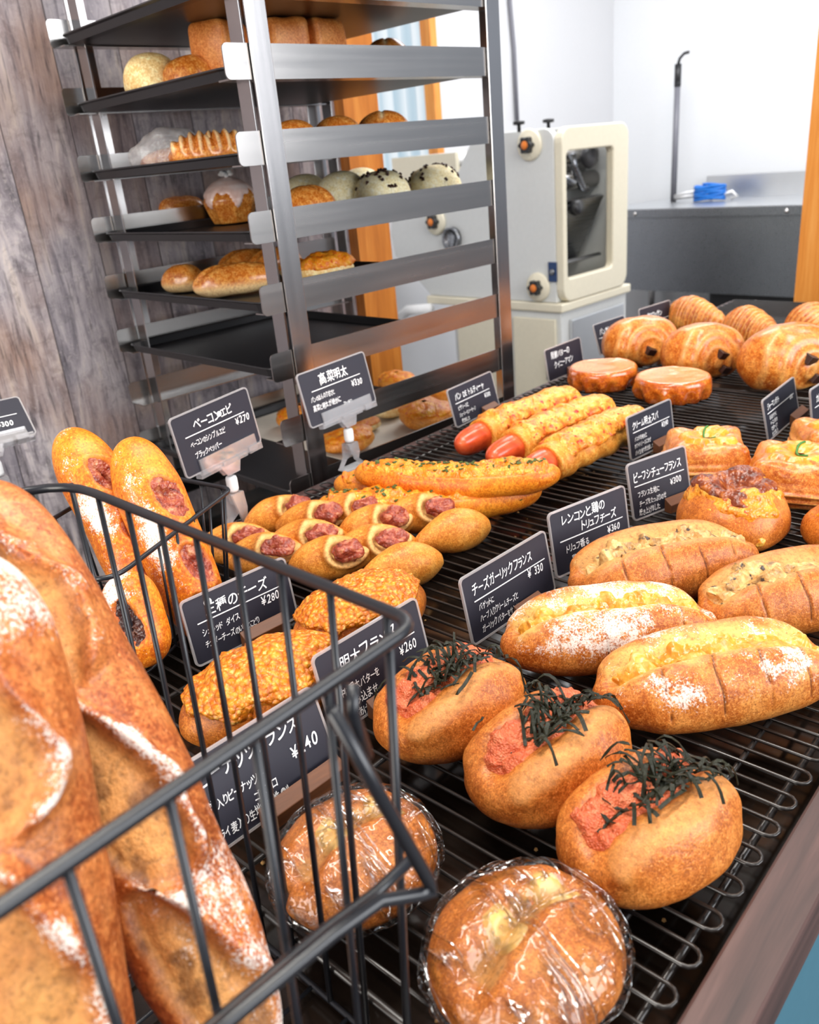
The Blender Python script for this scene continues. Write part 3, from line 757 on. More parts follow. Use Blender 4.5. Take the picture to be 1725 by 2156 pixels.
q.build('bin_body', M_blackp, bo); q = MB(); q.box((-.01, -.01, .342), (.31, .51, .375), None, .008); q.build('lid', M_darkm, bo)
# scraper pole standing on the bench
p0 = Vector((4.58, 2.515, .872)); 
q = MB(); q.tube([(0, 0, 0), (.0, -.002, .58)], .016, 12); po = empty('hose_pole', p0, 'grey pole with a black hooked tip standing on the steel bench', 'pole'); q.build('pole_shaft', M_greyp, po)
q = MB(); q.tube([(0, -.002, .581), (0, -.002, .69)], .018, 12); gp = q.build('grip', M_blackp, po)
q = MB(); q.tube([(0, -.002, .690), (0, -.01, .715), (0, -.035, .735), (0, -.062, .738)], .008, 8); q.build('hook', M_blackp, gp)
bl = empty('cord_coil', (4.52, 2.27, .8725), 'blue coil of cord lying on the steel bench', 'cord')
q = MB()
pts = []
for i in range(150):
    a = i * .30; pts.append((.05 * math.cos(a) * .7, .085 * math.sin(a), .008 + .075 * i / 150 + .004 * math.sin(a * 2.3)))
q.tube(pts, .007, 8); q.build('coil', M_blue, bl)
for dy, dz in ((.0, .03), (-.01, .012)):
    q = MB(); q.tube([(.03, .08, .02 + dz), (.02, .15, .015 + dz), (.05, .23, .012 + dz * .5)], .010, 8); o = q.build('cord_end', M_white, bl); tagit(o, 'white loose cord end', None)
q = MB(); q.tube([(.0, -.08, .03), (.01, -.12, .045), (.03, -.14, .02), (.02, -.11, .012)], .010, 8); o = q.build('cord_end', M_white, bl); tagit(o, 'white loose cord end', None)
# cable down the back wall
q = MB(); q.tube([(3.83, 3.035, 2.6), (3.83, 3.035, 1.9), (3.85, 3.035, 1.7), (3.85, 3.03, 1.36)], .011, 8)
o = q.build('wall_cable', M_greyp); tagit(o, 'thin grey cable running down the white back wall', 'cable')
# ================================================================== wire baskets
def roundpoly(pts, rad, n=6):
    out_ = []
    N = len(pts)
    for i, p in enumerate(pts):
        p = Vector(p); a = (Vector(pts[i - 1]) - p); b = (Vector(pts[(i + 1) % N]) - p)
        r = rad[i]; a.normalize(); b.normalize()
        q0, q1 = p + a * r, p + b * r
        for k in range(n + 1):
            t = k / n; out_.append(q0 * (1 - t) ** 2 + p * 2 * t * (1 - t) + q1 * t * t)
    return out_
def basket(name, label, top, rads, zb, inset, step, rr, rw, mids):
    """open wire basket: rim, bottom ring, uprights all round, floor wires"""
    c = sum((Vector(p) for p in top), Vector()) / 4
    r = empty(name, (c.x, c.y, zb), label, 'basket')
    top = [Vector(p) - Vector((c.x, c.y, zb)) for p in top]
    def lev(z):                                          # outline at height z
        f = 1 - z / top[0].z; o = []
        for p in top:
            d = Vector((p.x, p.y, 0)); o.append(d - d.normalized() * inset * f * 1.4 + Vector((0, 0, z)))
        return o
    rim = roundpoly(top, rads); q = MB(); q.tube(rim, rr, 10, True); q.build('rim', M_basket, r)
    bot = roundpoly(lev(.004), rads); q = MB(); q.tube(bot, rw, 8, True); q.build('base_ring', M_basket, r)
    for z in mids:
        q = MB(); q.tube(roundpoly(lev(z), rads), rw, 8, True); q.build('hoop', M_basket, r)
    b4 = lev(.004)
    for i in range(4):
        j = (i + 1) % 4; L = (top[j] - top[i]).length; n = max(2, int(L / step))
        for k in range(n):
            f = (k + .5) / n
            q = MB(); q.tube([top[i].lerp(top[j], f), b4[i].lerp(b4[j], f)], rw, 8); q.build('upright', M_basket, r)
    n = int((b4[1] - b4[0]).length / step)
    for k in range(1, n):
        f = k / n; q = MB(); q.tube([b4[0].lerp(b4[1], f), b4[3].lerp(b4[2], f)], rw * .8, 6); q.build('floor_wire', M_basket, r)
    return r
ZA = 1.09
bA = basket('wire_basket', 'tall black wire basket in the foreground holding two big floured baguettes',
            [(.182, .198, ZA), (.171, .492, ZA), (-.075, .490, ZA), (-.068, .180, ZA)], [.012, .045, .045, .012], .8165, .012, .0295, .0027, .0017, [])
# folding carry handle hanging outside the right wall of the near basket
o0 = bA.location
hp = [P(690, 1490, ZA) - Vector((0, .002, 0)), PA(800, 1676, 1, .176), PA(905, 1858, 1, .166), PA(912, 1876, 1, .1655), PA(880, 1884, 1, .167), PA(800, 1897, 1, .169), PA(700, 1968, 1, .171), PA(480, 2150, 1, .173), PA(300, 2300, 1, .175)]
q = MB(); q.tube([p - o0 for p in hp], .0026, 10); q.build('handle', M_basket, bA)
mp_ = [PA(868, 1808, 1, .187), PA(792, 1880, 1, .187), PA(690, 1955, 1, .186), PA(480, 2132, 1, .184), PA(250, 2330, 1, .182)]
q = MB(); q.tube([p - o0 for p in mp_], .0024, 10); q.build('side_bar', M_basket, bA)
q = MB(); q.tube([P(742, 1440, ZA) - o0, P(742, 1500, ZA - .008) - o0, PA(772, 1592, 1, .186) - o0], .0026, 10); q.build('handle_stop', M_basket, bA)
ZB = .962
bc, bn_, bf = P(488, 1030, ZB), P(225, 1230, ZB), P(375, 1008, ZB)
bf = bc + (bf - bc) * 1.9
basket('wire_basket', 'low black wire basket beyond the tall one, holding the yellow bacon baguettes',
       [bc, bf, bf + (bn_ - bc), bn_], [.012, .03, .03, .03], .8535, .012, .026, .0022, .0013, [])
mt = empty('basket_mat', ((bc + bn_ + bf + bf + bn_ - bc) / 4).xy.to_3d() + Vector((0, 0, .8575)), 'woven black mat lying in the low wire basket', 'mat')
q = MB(); c_ = mt.location
pl = [bc, bf, bf + (bn_ - bc), bn_]; ctr = sum(pl, Vector()) / 4
q.prism([((p - ctr).x * .80, (p - ctr).y * .80) for p in pl], 0, .004, 'XY'); mo = q.build('mat_sheet', M_mat, mt)

# ================================================================== placing breads
def proj(p):
    c = _R.T @ (np.asarray(p).T - np.array([[0], [0], [CAMH]]))
    return CX + FPX * c[0] / c[2], CY + FPX * c[1] / c[2]
def local_verts(root):
    out_ = []
    def rec(o, M):
        M = M @ o.matrix_local if o is not root else M
        if o.type == 'MESH' and not o.get('nofit'):
            v = np.empty(len(o.data.vertices) * 3, np.float32); o.data.vertices.foreach_get('co', v); v = v.reshape(-1, 3)
            A = np.array(M); out_.append(v @ A[:3, :3].T + A[:3, 3])
        for c in CH.get(o.name, []): rec(c, M)
    rec(root, Matrix.Identity(4)); return np.concatenate(out_)
CH = {}
def settle(root, box, rz=0, z=ZG, scale=None, rx=0, ry=0):
    """turn a bread, rest it on the plane z and slide / size it to the outline measured in the photograph"""
    CH.clear()
    for o in bpy.data.objects:
        if o.parent: CH.setdefault(o.parent.name, []).append(o)
    E_ = Euler((math.radians(rx), math.radians(ry), math.radians(rz)))
    V0 = local_verts(root) @ np.array(E_.to_matrix()).T
    V0[:, 2] -= V0[:, 2].min() * 0
    zmin = V0[:, 2].min()
    x0, y0, x1, y1 = box
    p = P((x0 + x1) / 2, (y0 + y1) / 2, z + .03); q = np.array([p.x, p.y, 1.0 if scale is None else scale])
    def res(q):
        V = V0 * q[2] + np.array([q[0], q[1], z - zmin * q[2]]); a, b = proj(V)
        return np.array([a.min() - x0, a.max() - x1, .8 * (b.min() - y0), .8 * (b.max() - y1)])
    idx = [0, 1] if scale is not None else [0, 1, 2]
    for it in range(14):
        r = res(q); J = []
        for i in idx:
            d = q.copy(); h = 1e-3 if i < 2 else .01; d[i] += h; J.append((res(d) - r) / h)
        J = np.array(J).T; st = np.linalg.lstsq(J, -r, rcond=None)[0]
        q[idx] += np.clip(st, -.1, .1)
        q[2] = np.clip(q[2], .55, 1.8)
    root.location = (q[0], q[1], z - zmin * q[2]); root.rotation_euler = E_; root.scale = (q[2],) * 3
    return root

def new(name, label, cat, group=None): return empty(name, (0, 0, 0), label, cat, group=group)
def gauss(x, s): return np.exp(-(x / s) ** 2)

# ---- seaweed strips lying over a crust
def ribbons(G_, n, sx, sy, rnd, l0=.018, l1=.038, ox=0, oy=0):
    q = MB()
    for k in range(n):
        x, y = ox + rnd.gauss(0, sx), oy + rnd.gauss(0, sy); a = rnd.uniform(0, math.pi); L = rnd.uniform(l0, l1); w = rnd.uniform(.0008, .0014)
        lift = rnd.random() ** 2 * .010; tilt = rnd.uniform(-.3, .3); cur = rnd.uniform(-5, 5)
        pts = []
        for i in range(6):
            t = (i / 5 - .5) * L; xx = x + t * math.cos(a) - cur * t * t * math.sin(a); yy = y + t * math.sin(a) + cur * t * t * math.cos(a)
            p, nn = G_.top(xx, yy); z_ = p[2] + .0010 + lift * (1 - (abs(t) / L * 2) ** 2) + (max(0, tilt * t) if lift > .003 else 0)
            pts.append(Vector((xx, yy, z_)))
        vs = []; fs = []
        for i, p in enumerate(pts):
            t = (pts[min(5, i + 1)] - pts[max(0, i - 1)]).normalized(); s_ = t.cross(Vector((rnd.uniform(-.5, .5), rnd.uniform(-.5, .5), 1))).normalized() * w; u_ = s_.cross(t).normalized() * .00022
            vs += [p - s_ - u_, p + s_ - u_, p + s_ + u_, p - s_ + u_]
        for i in range(5):
            b = 4 * i
            for c in range(4): d = (c + 1) % 4; fs.append((b + c, b + d, b + 4 + d, b + 4 + c))
        fs += [(0, 1, 2, 3), (23, 22, 21, 20)]
        q.add(vs, fs, False)
    return q

def mentai(label, seed):
    r = new('pollock_roe_roll', label, 'bread roll', 'pink roe rolls under shredded seaweed'); rnd = random.Random(seed)
    g = loaf(.128, .094, .060, 170, 120, 2.25, 1.95, .36)
    x, y = g.V[..., 0], g.V[..., 1]; top = sst(np.sin(g.th), .15, .6)
    ly = y - .10 * x + .004 * np.sin(x * 60 + seed); fade = sst(1 - np.abs(g.u), .03, .28)
    d = -.013 * gauss(ly, .011) * top * fade + .0045 * gauss(np.abs(ly) - .026, .011) * top * fade
    g.disp(d); g.lump(.0022, 26, seed, 3)
    g.V[..., 2] = np.maximum(g.V[..., 2], 0)
    n_ = fbm(g.V, 90, 3, seed + 3) * .35
    g.M[..., 0] = np.clip(.5 * sst(gauss(ly + .022, .012) * top * fade + n_ * .5, .45, .8), 0, 1)
    g.build('crust', M_rye, r)
    roe = gauss(ly - .004, .018) * top * sst(1 - np.abs(g.u), .03, .3) + .8 * n_
    m = sst(roe, .42, .75)
    s = g.shell(-.003 + (.0085 + .0025 * fbm(g.V, 200, 3, seed + 5)) * m, roe > .30); s.build('roe_filling', M_roe, r)
    o = ribbons(g, 95, .020, .011, rnd, .010, .026, ox=.008); 
    ob = o.build('shredded_seaweed', M_nori, r, loc=(0, 0, .006)); ob['kind'] = 'stuff'; ob['nofit'] = 1
    return r
settle(mentai('roe roll nearest the peanut rolls, at the front edge of the counter', 1), (1155, 1598, 1580, 1890), -14)
settle(mentai('middle of the three seaweed-topped roe rolls', 2), (957, 1478, 1350, 1715), -10)
settle(mentai('roe roll standing against the tag reading 明太フランス', 3), (772, 1378, 1125, 1585), -14)

def peanut(label, seed):
    r = new('wrapped_peanut_roll', label, 'bread roll', 'peanut rolls in cling film')
    g = bun(.068, .058, 90, 120, .36, .063, 2.15)
    x, y = g.V[..., 0], g.V[..., 1]; top = sst(g.V[..., 2], .030, .058)
    ly = y + .006 * np.sin(x * 40 + seed); top = sst(g.V[..., 2], .022, .046); fade = sst(.064 - np.abs(x), .0, .02)
    g.disp(-.013 * gauss(ly, .010) * top * fade + .003 * gauss(np.abs(ly) - .02, .01) * top * fade); g.lump(.0022, 24, seed, 3)
    g.V[..., 2] = np.maximum(g.V[..., 2], 0)
    n_ = fbm(g.V, 60, 3, seed) * .3
    g.M[..., 0] = sst(gauss(ly, .016) * top * fade + n_, .55, .8)
    g.build('crust', M_rye, r)
    pc = gauss(ly, .013) * top * np.maximum(sst(.018 - np.abs(x + .014), 0, .012), sst(.018 - np.abs(x - .036), 0, .012)) + .7 * n_
    g.shell(-.002 + (.0055 + .001 * fbm(g.V, 60, 2, seed)) * sst(pc, .15, .5), pc > .08).build('peanut_cream', M_cream, r)
    f = g.copy(); c = f.th * 9 + 3 * fbm(f.V, 22, 2, seed + 9)
    f.V[..., :2] *= 1.035; f.V[..., 2] *= 1.04; f.V[..., 2] += .0005
    w = sst(.075 - f.V[..., 2], 0, .06)
    f.disp(.0016 * np.abs(np.sin(c)) * w + .0016 + .0022 * np.abs(fbm(f.V * np.array([1, .5, 1]), 48, 3, seed + 4)))
    o = f.build('cling_film', M_film, r); tagit(o, 'clear crinkled cling film', None)
    return r
settle(peanut('film-wrapped roll nearest the camera, beside the front roe roll', 4), (866, 1824, 1350, 2225), -6)
settle(peanut('film-wrapped roll behind the basket handle, against the tag reading ピーナッツフランス', 5), (560, 1640, 935, 1985), -2)

def split_loaf(kind, label, seed, L=.19, Wd=.080, H=.060):
    nm, grp, fm = {'g': ('garlic_cheese_loaf', 'floured garlic cheese loaves', M_cheeseg), 't': ('truffle_cheese_loaf', 'mushroom filled truffle cheese loaves', M_mush)}[kind]
    r = new(nm, label, 'bread loaf', grp)
    g = loaf(L, Wd, H, 260, 110, 2.5, 2.0, .36)
    x, y = g.V[..., 0], g.V[..., 1]; top = sst(np.sin(g.th), .1, .5); fade = sst(1 - np.abs(g.u), .02, .16)
    ly = y - .002
    g.disp(-.018 * gauss(ly, .0105) * top * fade + .008 * gauss(ly - .024, .010) * top * fade + .002 * gauss(ly + .024, .010) * top * fade)
    g.lump(.0022, 22, seed, 3)
    for xc in (-.52, -.12, .25, .6):
        gx = x - xc * L / 2 - .06 * y + .0015 * np.sin(y * 200); gash = np.exp(-(gx / .0008) ** 2) * sst(-y, -.004, .006) * sst(g.V[..., 2], .018, .026) * sst(g.V[..., 2] * 0 + 1, 0, 1)
        gash = gash * sst(fbm(g.V, 60, 2, seed + 20), -.5, .1); g.disp(-.0022 * gash); g.M[..., 1] = np.maximum(g.M[..., 1], gash * .85)  # shade inside the cuts is painted dark through the mask
    g.V[..., 2] = np.maximum(g.V[..., 2], 0)
    n_ = fbm(g.V, 70, 3, seed + 2) * .4
    g.M[..., 0] = sst(gauss(ly, .024) * top * fade + n_ * .6, .45, .8)
    if kind == 'g':
        g.M[..., 2] = np.clip(sst(g.V[..., 2], .014, .040) * (.20 + .44 * sst(fbm(g.V, 26, 2, seed + 8), -.2, .4)), 0, 1)
    g.build('crust', M_garlic if kind == 'g' else M_rye, r)
    ch = gauss(ly, .014) * top * sst(1 - np.abs(g.u), .05, .15) + n_ + .25 * sst(fbm(g.V, 35, 2, seed + 11), .25, .5) * top * gauss(ly, .05)
    m = sst(ch, .5, .8)
    g.shell(-.002 + (.009 + .006 * fbm(g.V, 110, 3, seed + 7)) * m, ch > .38).build('cheese_filling', fm, r)
    return r
settle(split_loaf('g', 'garlic cheese loaf lying against the tag reading チーズガーリックフランス', 11), (1048, 1240, 1517, 1408), -40)
settle(split_loaf('g', 'nearer garlic cheese loaf, cut by the right edge of the photo', 12), (1240, 1318, 1775, 1527), -37)
settle(split_loaf('t', 'truffle cheese loaf lying against the tag reading トリュフチーズ', 13), (1190, 1112, 1607, 1264), -33)
settle(split_loaf('t', 'truffle cheese loaf at the right edge of the photo, behind the nearer garlic loaf', 14), (1462, 1160, 1890, 1334), -33)

def stew(label, seed):
    r = new('beef_stew_bun', label, 'bread roll', 'beef stew buns with browned cheese')
    g = bun(.066, .066, 100, 110, .32, .062, 2.3)
    x, y = g.V[..., 0], g.V[..., 1]; z = g.V[..., 2]; rr = np.hypot(x, y)
    g.disp(-.022 * gauss(rr, .020) * sst(z, .03, .06) + .008 * gauss(rr - .030, .011) * sst(z, .03, .05) * (1 + .5 * np.sin(3 * g.th + seed)))
    g.lump(.003, 26, seed, 3); g.V[..., 2] = np.maximum(g.V[..., 2], 0)
    g.build('crust', M_cheesebread, r)
    n_ = fbm(g.V, 50, 3, seed + 1)
    c1 = .70 * sst(g.V[..., 2], .030, .056) + .6 * n_ + .5 * gauss((g.th + 2.3 + np.pi) % (2 * np.pi) - np.pi, .4) * sst(g.V[..., 2], .0, .02) - .12
    g.shell(-.002 + .005 * sst(c1, .45, .7) + .002 * fbm(g.V, 130, 3, seed) * sst(c1, .5, .8), c1 > .36).build('melted_cheese', M_cheese, r)
    c2 = gauss(rr, .050) * sst(z, .024, .045) + .4 * n_
    g.shell(-.002 + (.0085 + .002 * fbm(g.V, 90, 3, seed + 2)) * sst(c2, .5, .75), c2 > .4).build('browned_top', M_cheeseb, r)
    return r
settle(stew('beef stew bun with a sunken browned top, behind the truffle loaves', 21), (1414, 998, 1676, 1146), 10)
settle(stew('beef stew bun cut off by the right edge of the photo', 22), (1676, 1050, 1900, 1162), 60)

def tricheese(label, seed, L=.15, Wd=.09, H=.066):
    r = new('three_cheese_loaf', label, 'bread loaf', 'small loaves with a lacy cheese crust')
    g = loaf(L, Wd, H, 130, 110, 2.0, 1.7, .4)
    g.lump(.002, 24, seed, 3); g.V[..., 2] = np.maximum(g.V[..., 2], 0)
    g.build('crust', M_cheesebread, r)
    n_ = fbm(g.V, 34, 3, seed + 1)
    c = sst(g.V[..., 2], H * .48, H * .86) + .72 * n_ + .02
    m = sst(c, .42, .58)
    g.shell(-.0025 + m * (.006 + .0035 * np.abs(fbm(g.V, 150, 2, seed + 3)) + .0025 * fbm(g.V, 60, 2, seed + 4)), c > .36).build('cheese_crust', M_cheesec, r)
    return r
settle(tricheese('three-cheese loaf in front of the tag reading 三種のチーズ', 31), (368, 1345, 745, 1562), -8)
settle(tricheese('three-cheese loaf behind the tag reading 明太フランス', 32), (608, 1208, 905, 1385), -8)

# ---- bacon epi: chains of pointed lobes with bacon in their mouths
def lobe_grid(L, Wd, H, seed, closed=False):
    if closed:
        g = G(np.array([(-L / 2 + L * t, (math.sin(math.pi * min(1, t * .98 + .01)) ** .62) * (1 - .35 * (1 - t) ** 2) if 0 < t < 1 else 0) for t in np.linspace(0, 1, 40)]), 40, Wd / 2, H * .62, H * .45)
    else:
        g = G(np.array([(-L / 2 + L * t, (math.sin(math.pi * (t ** .82)) ** .66) * (1 - .30 * (1 - t) ** 2) if 0 < t < 1 else 0) for t in np.linspace(0, 1, 70)]), 72, Wd / 2, H * .62, H * .45)
    g.floor(0, H * .1); g.lump(.0012, 40, seed, 2)
    if not closed:
        x, z = g.V[..., 0] - .016, g.V[..., 2] - .029; fr = sst(-g.V[..., 1], -.002, .008)
        e_ = np.sqrt((x / .0185) ** 2 + (z / .0125) ** 2); g.disp((-.010 * sst(1.1 - e_, 0, .5) + .0035 * gauss(e_ - 1.15, .22)) * fr); g.M[..., 0] = sst(1.35 - e_, 0, .3) * fr; g.V[..., 2] = np.maximum(g.V[..., 2], 0)
    return g
def epi(label, lobes, seed):
    r = new('bacon_epi', label, 'bread', 'bacon epi loaves')
    k = 0; kids = []
    for (bx_, rz, kind) in lobes:
        x0, y0, x1, y1 = bx_; k += 1
        g = lobe_grid(.088, .047, .046, seed + k, kind == 'c')
        o = g.build('lobe', M_epi, None)
        if kind != 'c':
            b = bun(.0165, .011, 20, 28, .5, .0105); b.lump(.006, 110, seed + k, 3)
            ob = b.build('bacon', M_bac, o, loc=(.016, -.0135, .0275), rot=(math.radians(52), 0, .2)); ob['nofit'] = 1
        settle(o, bx_, rz, scale=1.06)
        o.parent = r; kids.append(o)
    c = sum((o.location for o in kids), Vector()) / len(kids); r.location = (c.x, c.y, ZG)
    for o in kids: o.location = o.location - r.location
    return r
epi('far bacon epi, in front of the green-flecked flutes',
    [((541, 1058, 640, 1122), -20, 'o'), ((690, 1058, 790, 1112), -38, 'o'), ((600, 1068, 724, 1130), -36, 'o'), ((835, 1060, 945, 1112), -38, 'o'), ((718, 1070, 874, 1142), -34, 'o'), ((878, 1080, 1027, 1158), -22, 'c')], 41)
epi('near bacon epi, behind the lacy cheese loaf',
    [((455, 1125, 545, 1180), -40, 'o'), ((598, 1116, 700, 1172), -40, 'o'), ((500, 1140, 620, 1205), -40, 'o'), ((745, 1128, 838, 1185), -40, 'o'), ((618, 1140, 778, 1214), -35, 'o'), ((766, 1154, 923, 1234), -24, 'c')], 51)

# ---- long flutes with green flecks
def flute(label, seed, L=.27, bend=.9):
    r = new('mustard_green_flute', label, 'bread', 'long flutes topped with cheese and greens')
    g = loaf(L, .056, .042, 200, 60, 4.5, 2.2, .4)
    x = g.V[..., 0]
    g.lump(.0025, 28, seed, 2)
    g.V[..., 2] = np.maximum(g.V[..., 2], 0)
    n_ = fbm(g.V, 45, 3, seed + 1)
    g0 = g
    g.disp(-.006 * sst(np.sin(g.th), .55, .85) * sst(1 - np.abs(g.u), .06, .16))
    c = sst(np.sin(g.th), .42, .8) * sst(1 - np.abs(g.u), .05, .14) + .5 * n_
    m = sst(c, .45, .7); d = -.002 + m * (.0065 + .006 * fbm(g.V, 85, 3, seed + 2))
    s = g.shell(d, c > .38)
    g.bend(bend); s.bend(bend); g.V[..., 2] += .28 * x ** 2; s.V[..., 2] += .28 * x ** 2
    g.build('crust', M_epi if False else M_bacon, r); s.build('cheese_topping', M_corn, r)
    rnd = random.Random(seed); q = MB()
    for k in range(60):
        u = rnd.uniform(-.45, .45) * L; v = rnd.gauss(0, .008); p, nn = s.top(u, v + bend * u * u)
        q.box((-.0028, -.0016, -.0005), (.0028, .0016, .0006), Matrix.Translation(Vector(p) + Vector((0, 0, .0008))) @ Euler((rnd.uniform(-.5, .5), rnd.uniform(-.5, .5), rnd.uniform(0, 3))).to_matrix().to_4x4())
    o = q.build('chopped_greens', M_herb, r); o['kind'] = 'stuff'; o['nofit'] = 1
    return r
settle(flute('lower flute of the stack, nearest the bacon epi', 62), (660, 1020, 1150, 1084), -46, scale=1.0)
settle(flute('flute at the back of the stack, half under the top one', 63), (697, 975, 1160, 1045), -46, scale=1.0)
settle(flute('topmost green-flecked flute lying across the other two', 61, .27, 1.1), (745, 946, 1182, 1066), -60, z=ZG + .026, scale=.93)

# ---- sausage rolls
def saus(label, seed):
    r = new('sausage_tortilla_roll', label, 'sausage roll', 'sausages in wrap dough under cheese')
    L = .224
    g = loaf(L, .034, .034, 90, 40, 7, 2.2, .5); g.V[..., 2] += .004; g.V[..., 0] -= .006; g.bend(-.3); g.build('sausage', M_saus, r)
    w = G(np.array([(-.070, 0), (-.070, .78), (-.071, .9), (-.0705, 1.0), (-.066, 1.02)] + [(-.06 + .165 * t, 1.0 + .05 * math.sin(t * 26)) for t in np.linspace(0, 1, 70)] + [(.110, .8), (.112, 0)]), 48, .0245, .0245, .018)
    w.floor(0, .002); w.lump(.0018, 34, seed, 2); w.V[..., 2] = np.maximum(w.V[..., 2], 0)
    n_ = fbm(w.V, 55, 3, seed)
    c = sst(np.sin(w.th), .1, .7) * sst(w.V[..., 0], -.06, -.045) * sst(.108 - w.V[..., 0], 0, .015) + .55 * n_
    s = w.shell(-.002 + sst(c, .42, .6) * (.006 + .003 * fbm(w.V, 120, 2, seed)), c > .36)
    w.bend(-.3); s.bend(-.3)
    w.build('wrap', M_wrap, r); s.build('cheese_topping', M_ketch, r)
    return r
settle(saus('back one of the three sausage rolls, touching the パン DE トルティーヤ tag', 71), (962, 842, 1225, 942), -2, scale=1.14)
settle(saus('middle one of the three sausage rolls', 72), (1032, 870, 1292, 966), -2, scale=1.14)
settle(saus('front one of the three sausage rolls', 73), (1100, 902, 1364, 998), -2, scale=1.14)

# ---- square pastries
def danish(label, seed):
    r = new('square_pastry', label, 'pastry', 'square pastries with creamy filling')
    g = bun(.062, .062, 60, 120, .35, .062, 2.6)
    sq = (np.abs(np.cos(g.th)) ** 3.4 + np.abs(np.sin(g.th)) ** 3.4) ** (-1 / 3.4)
    g.V[..., :2] *= sq[..., None]
    x, y = g.V[..., 0], g.V[..., 1]; z = g.V[..., 2]; rr = np.maximum(np.abs(x), np.abs(y)); cor = gauss(np.abs(np.abs(x) - np.abs(y)), .02) * sst(rr, .03, .055)
    top = sst(z, .02, .035)
    g.V[..., 2] += top * (.013 * cor - .014 * gauss(np.hypot(x, y), .030)); g.V[..., :2] *= (1 - .10 * top * (1 - cor))[..., None]
    g.disp(.0016 * np.sin(g.V[..., 2] * 700 + 2 * fbm(g.V, 30, 2, seed)) * (1 - top)); g.lump(.003, 26, seed, 3)
    g.V[..., 2] = np.maximum(g.V[..., 2], 0)
    g.M[..., 0] = .5 * (1 - top) * sst(np.sin(g.V[..., 2] * 700), 0, .6)
    g.build('pastry', M_past, r)
    c = gauss(np.hypot(x, y), .044) * top + .4 * fbm(g.V, 40, 3, seed + 1)
    s = g.shell(-.002 + sst(c, .45, .65) * (.008 + .002 * fbm(g.V, 50, 2, seed + 2)), c > .38); s.build('creamy_filling', M_danish, r)
    q = MB(); pts = []
    for i in range(8):
        a = .5 + i * .35; xx, yy = .026 * math.cos(a) + .006, .016 * math.sin(a) - .012; p, _ = s.top(xx, yy); pts.append((xx, yy, p[2] + .0006))
    q.tube(pts, .0018, 6); q.build('green_pepper', M_green, r)
    return r
settle(danish('square pastry behind the beef stew bun, beside the クリーム明太 tag', 81), (1390, 896, 1590, 1020), 34)
settle(danish('square pastry right of the beef stew bun, cut by the photo edge', 82), (1562, 925, 1800, 1076), 20)
settle(danish('square pastry half out of the photo under the ジャーマンポテト tag', 83), (1658, 872, 1850, 980), 40)

# ---- kouign-amann, chocolate pastries, croissants
def kouign(label, seed):
    r = new('caramel_pastry', label, 'pastry', 'round caramelised pastries')
    pr = [(0, 0), (0, .6), (.001, .86), (.004, .94), (.012, 1.0), (.022, 1.02), (.030, 1.0), (.034, .97), (.036, .93), (.0365, .88), (.0355, .8), (.0345, .6), (.034, .4), (.034, .2), (.034, 0)]
    xs = np.array(pr); t = np.linspace(0, len(pr) - 1, 60); pr = np.stack([np.interp(t, range(len(pr)), xs[:, 0]), np.interp(t, range(len(pr)), xs[:, 1])], 1); pr[0, 1] = pr[-1, 1] = 0
    g = G(pr, 110, .058, .060, 0, axis='Z')
    rr = np.hypot(g.V[..., 0], g.V[..., 1])
    low = sst(.026 - g.V[..., 2], 0, .014) * sst(rr, .03, .05)
    g.V[..., :2] *= (1 + .055 * low * np.sin(g.th * 11 + seed + 2 * np.sin(g.th * 2)))[..., None]
    g.lump(.0022, 30, seed, 3); g.V[..., 2] = np.maximum(g.V[..., 2], 0)
    g.M[..., 0] = sst(g.V[..., 2], .028, .034) * sst(.056 - rr, 0, .006) * .85
    g.build('pastry', M_kou, r); return r
settle(kouign('left caramel pastry, beside the tag reading クイニーアマン', 91), (1196, 748, 1345, 834), 0)
settle(kouign('right caramel pastry, in front of the chocolate pastries', 92), (1332, 766, 1499, 860), 40)

def choco(label, seed, sticks):
    r = new('chocolate_pastry', label, 'pastry', 'rolled pastries with chocolate sticks')
    g = loaf(.135, .098, .082, 100, 90, 2.6, 2.1, .42)
    x, y, z = g.V[..., 0], g.V[..., 1], g.V[..., 2]
    ring = np.sqrt((x + .0) ** 2 * 1.2 + (z - .028) ** 2 * 1.0) * 330 + 2.0 * fbm(g.V, 22, 2, seed)
    side = sst(-y, .004, .02)
    g.disp(.0011 * np.sin(ring) * side); g.lump(.0026, 22, seed, 3); g.V[..., 2] = np.maximum(g.V[..., 2], 0)
    g.M[..., 0] = .32 * side * sst(np.sin(ring), .1, .8)
    g.M[..., 2] = .18 * sst(fbm(g.V, 40, 2, seed + 4), .1, .5) * sst(g.V[..., 2], .055, .07)
    g.build('pastry', M_past, r)
    for (sx, sz) in sticks:
        V = g.V.reshape(-1, 3); k = ((V[:, 0] - sx) ** 2 + (V[:, 2] - sz) ** 2 + (V[:, 1] > 0) * 1).argmin(); p = V[k]
        q = MB(); q.box((-.0085, -.006, -.006), (.0085, .006, .006), Matrix.Translation(Vector(p) + Vector((0, .001, 0))) @ Euler((.5, .3, .4)).to_matrix().to_4x4(), .001); q.build('chocolate_stick', M_choc, r)
    return r
settle(choco('chocolate pastry on the left, behind the left caramel pastry', 101, [(.0, .032)]), (1270, 656, 1428, 782), -40)
settle(choco('middle chocolate pastry, showing two dark chocolate ends', 102, [(.008, .042), (.014, .016)]), (1392, 673, 1570, 806), -34)
settle(choco('chocolate pastry at the right edge of the photo', 103, [(.0, .044), (.012, .018)]), (1548, 682, 1770, 822), -30)

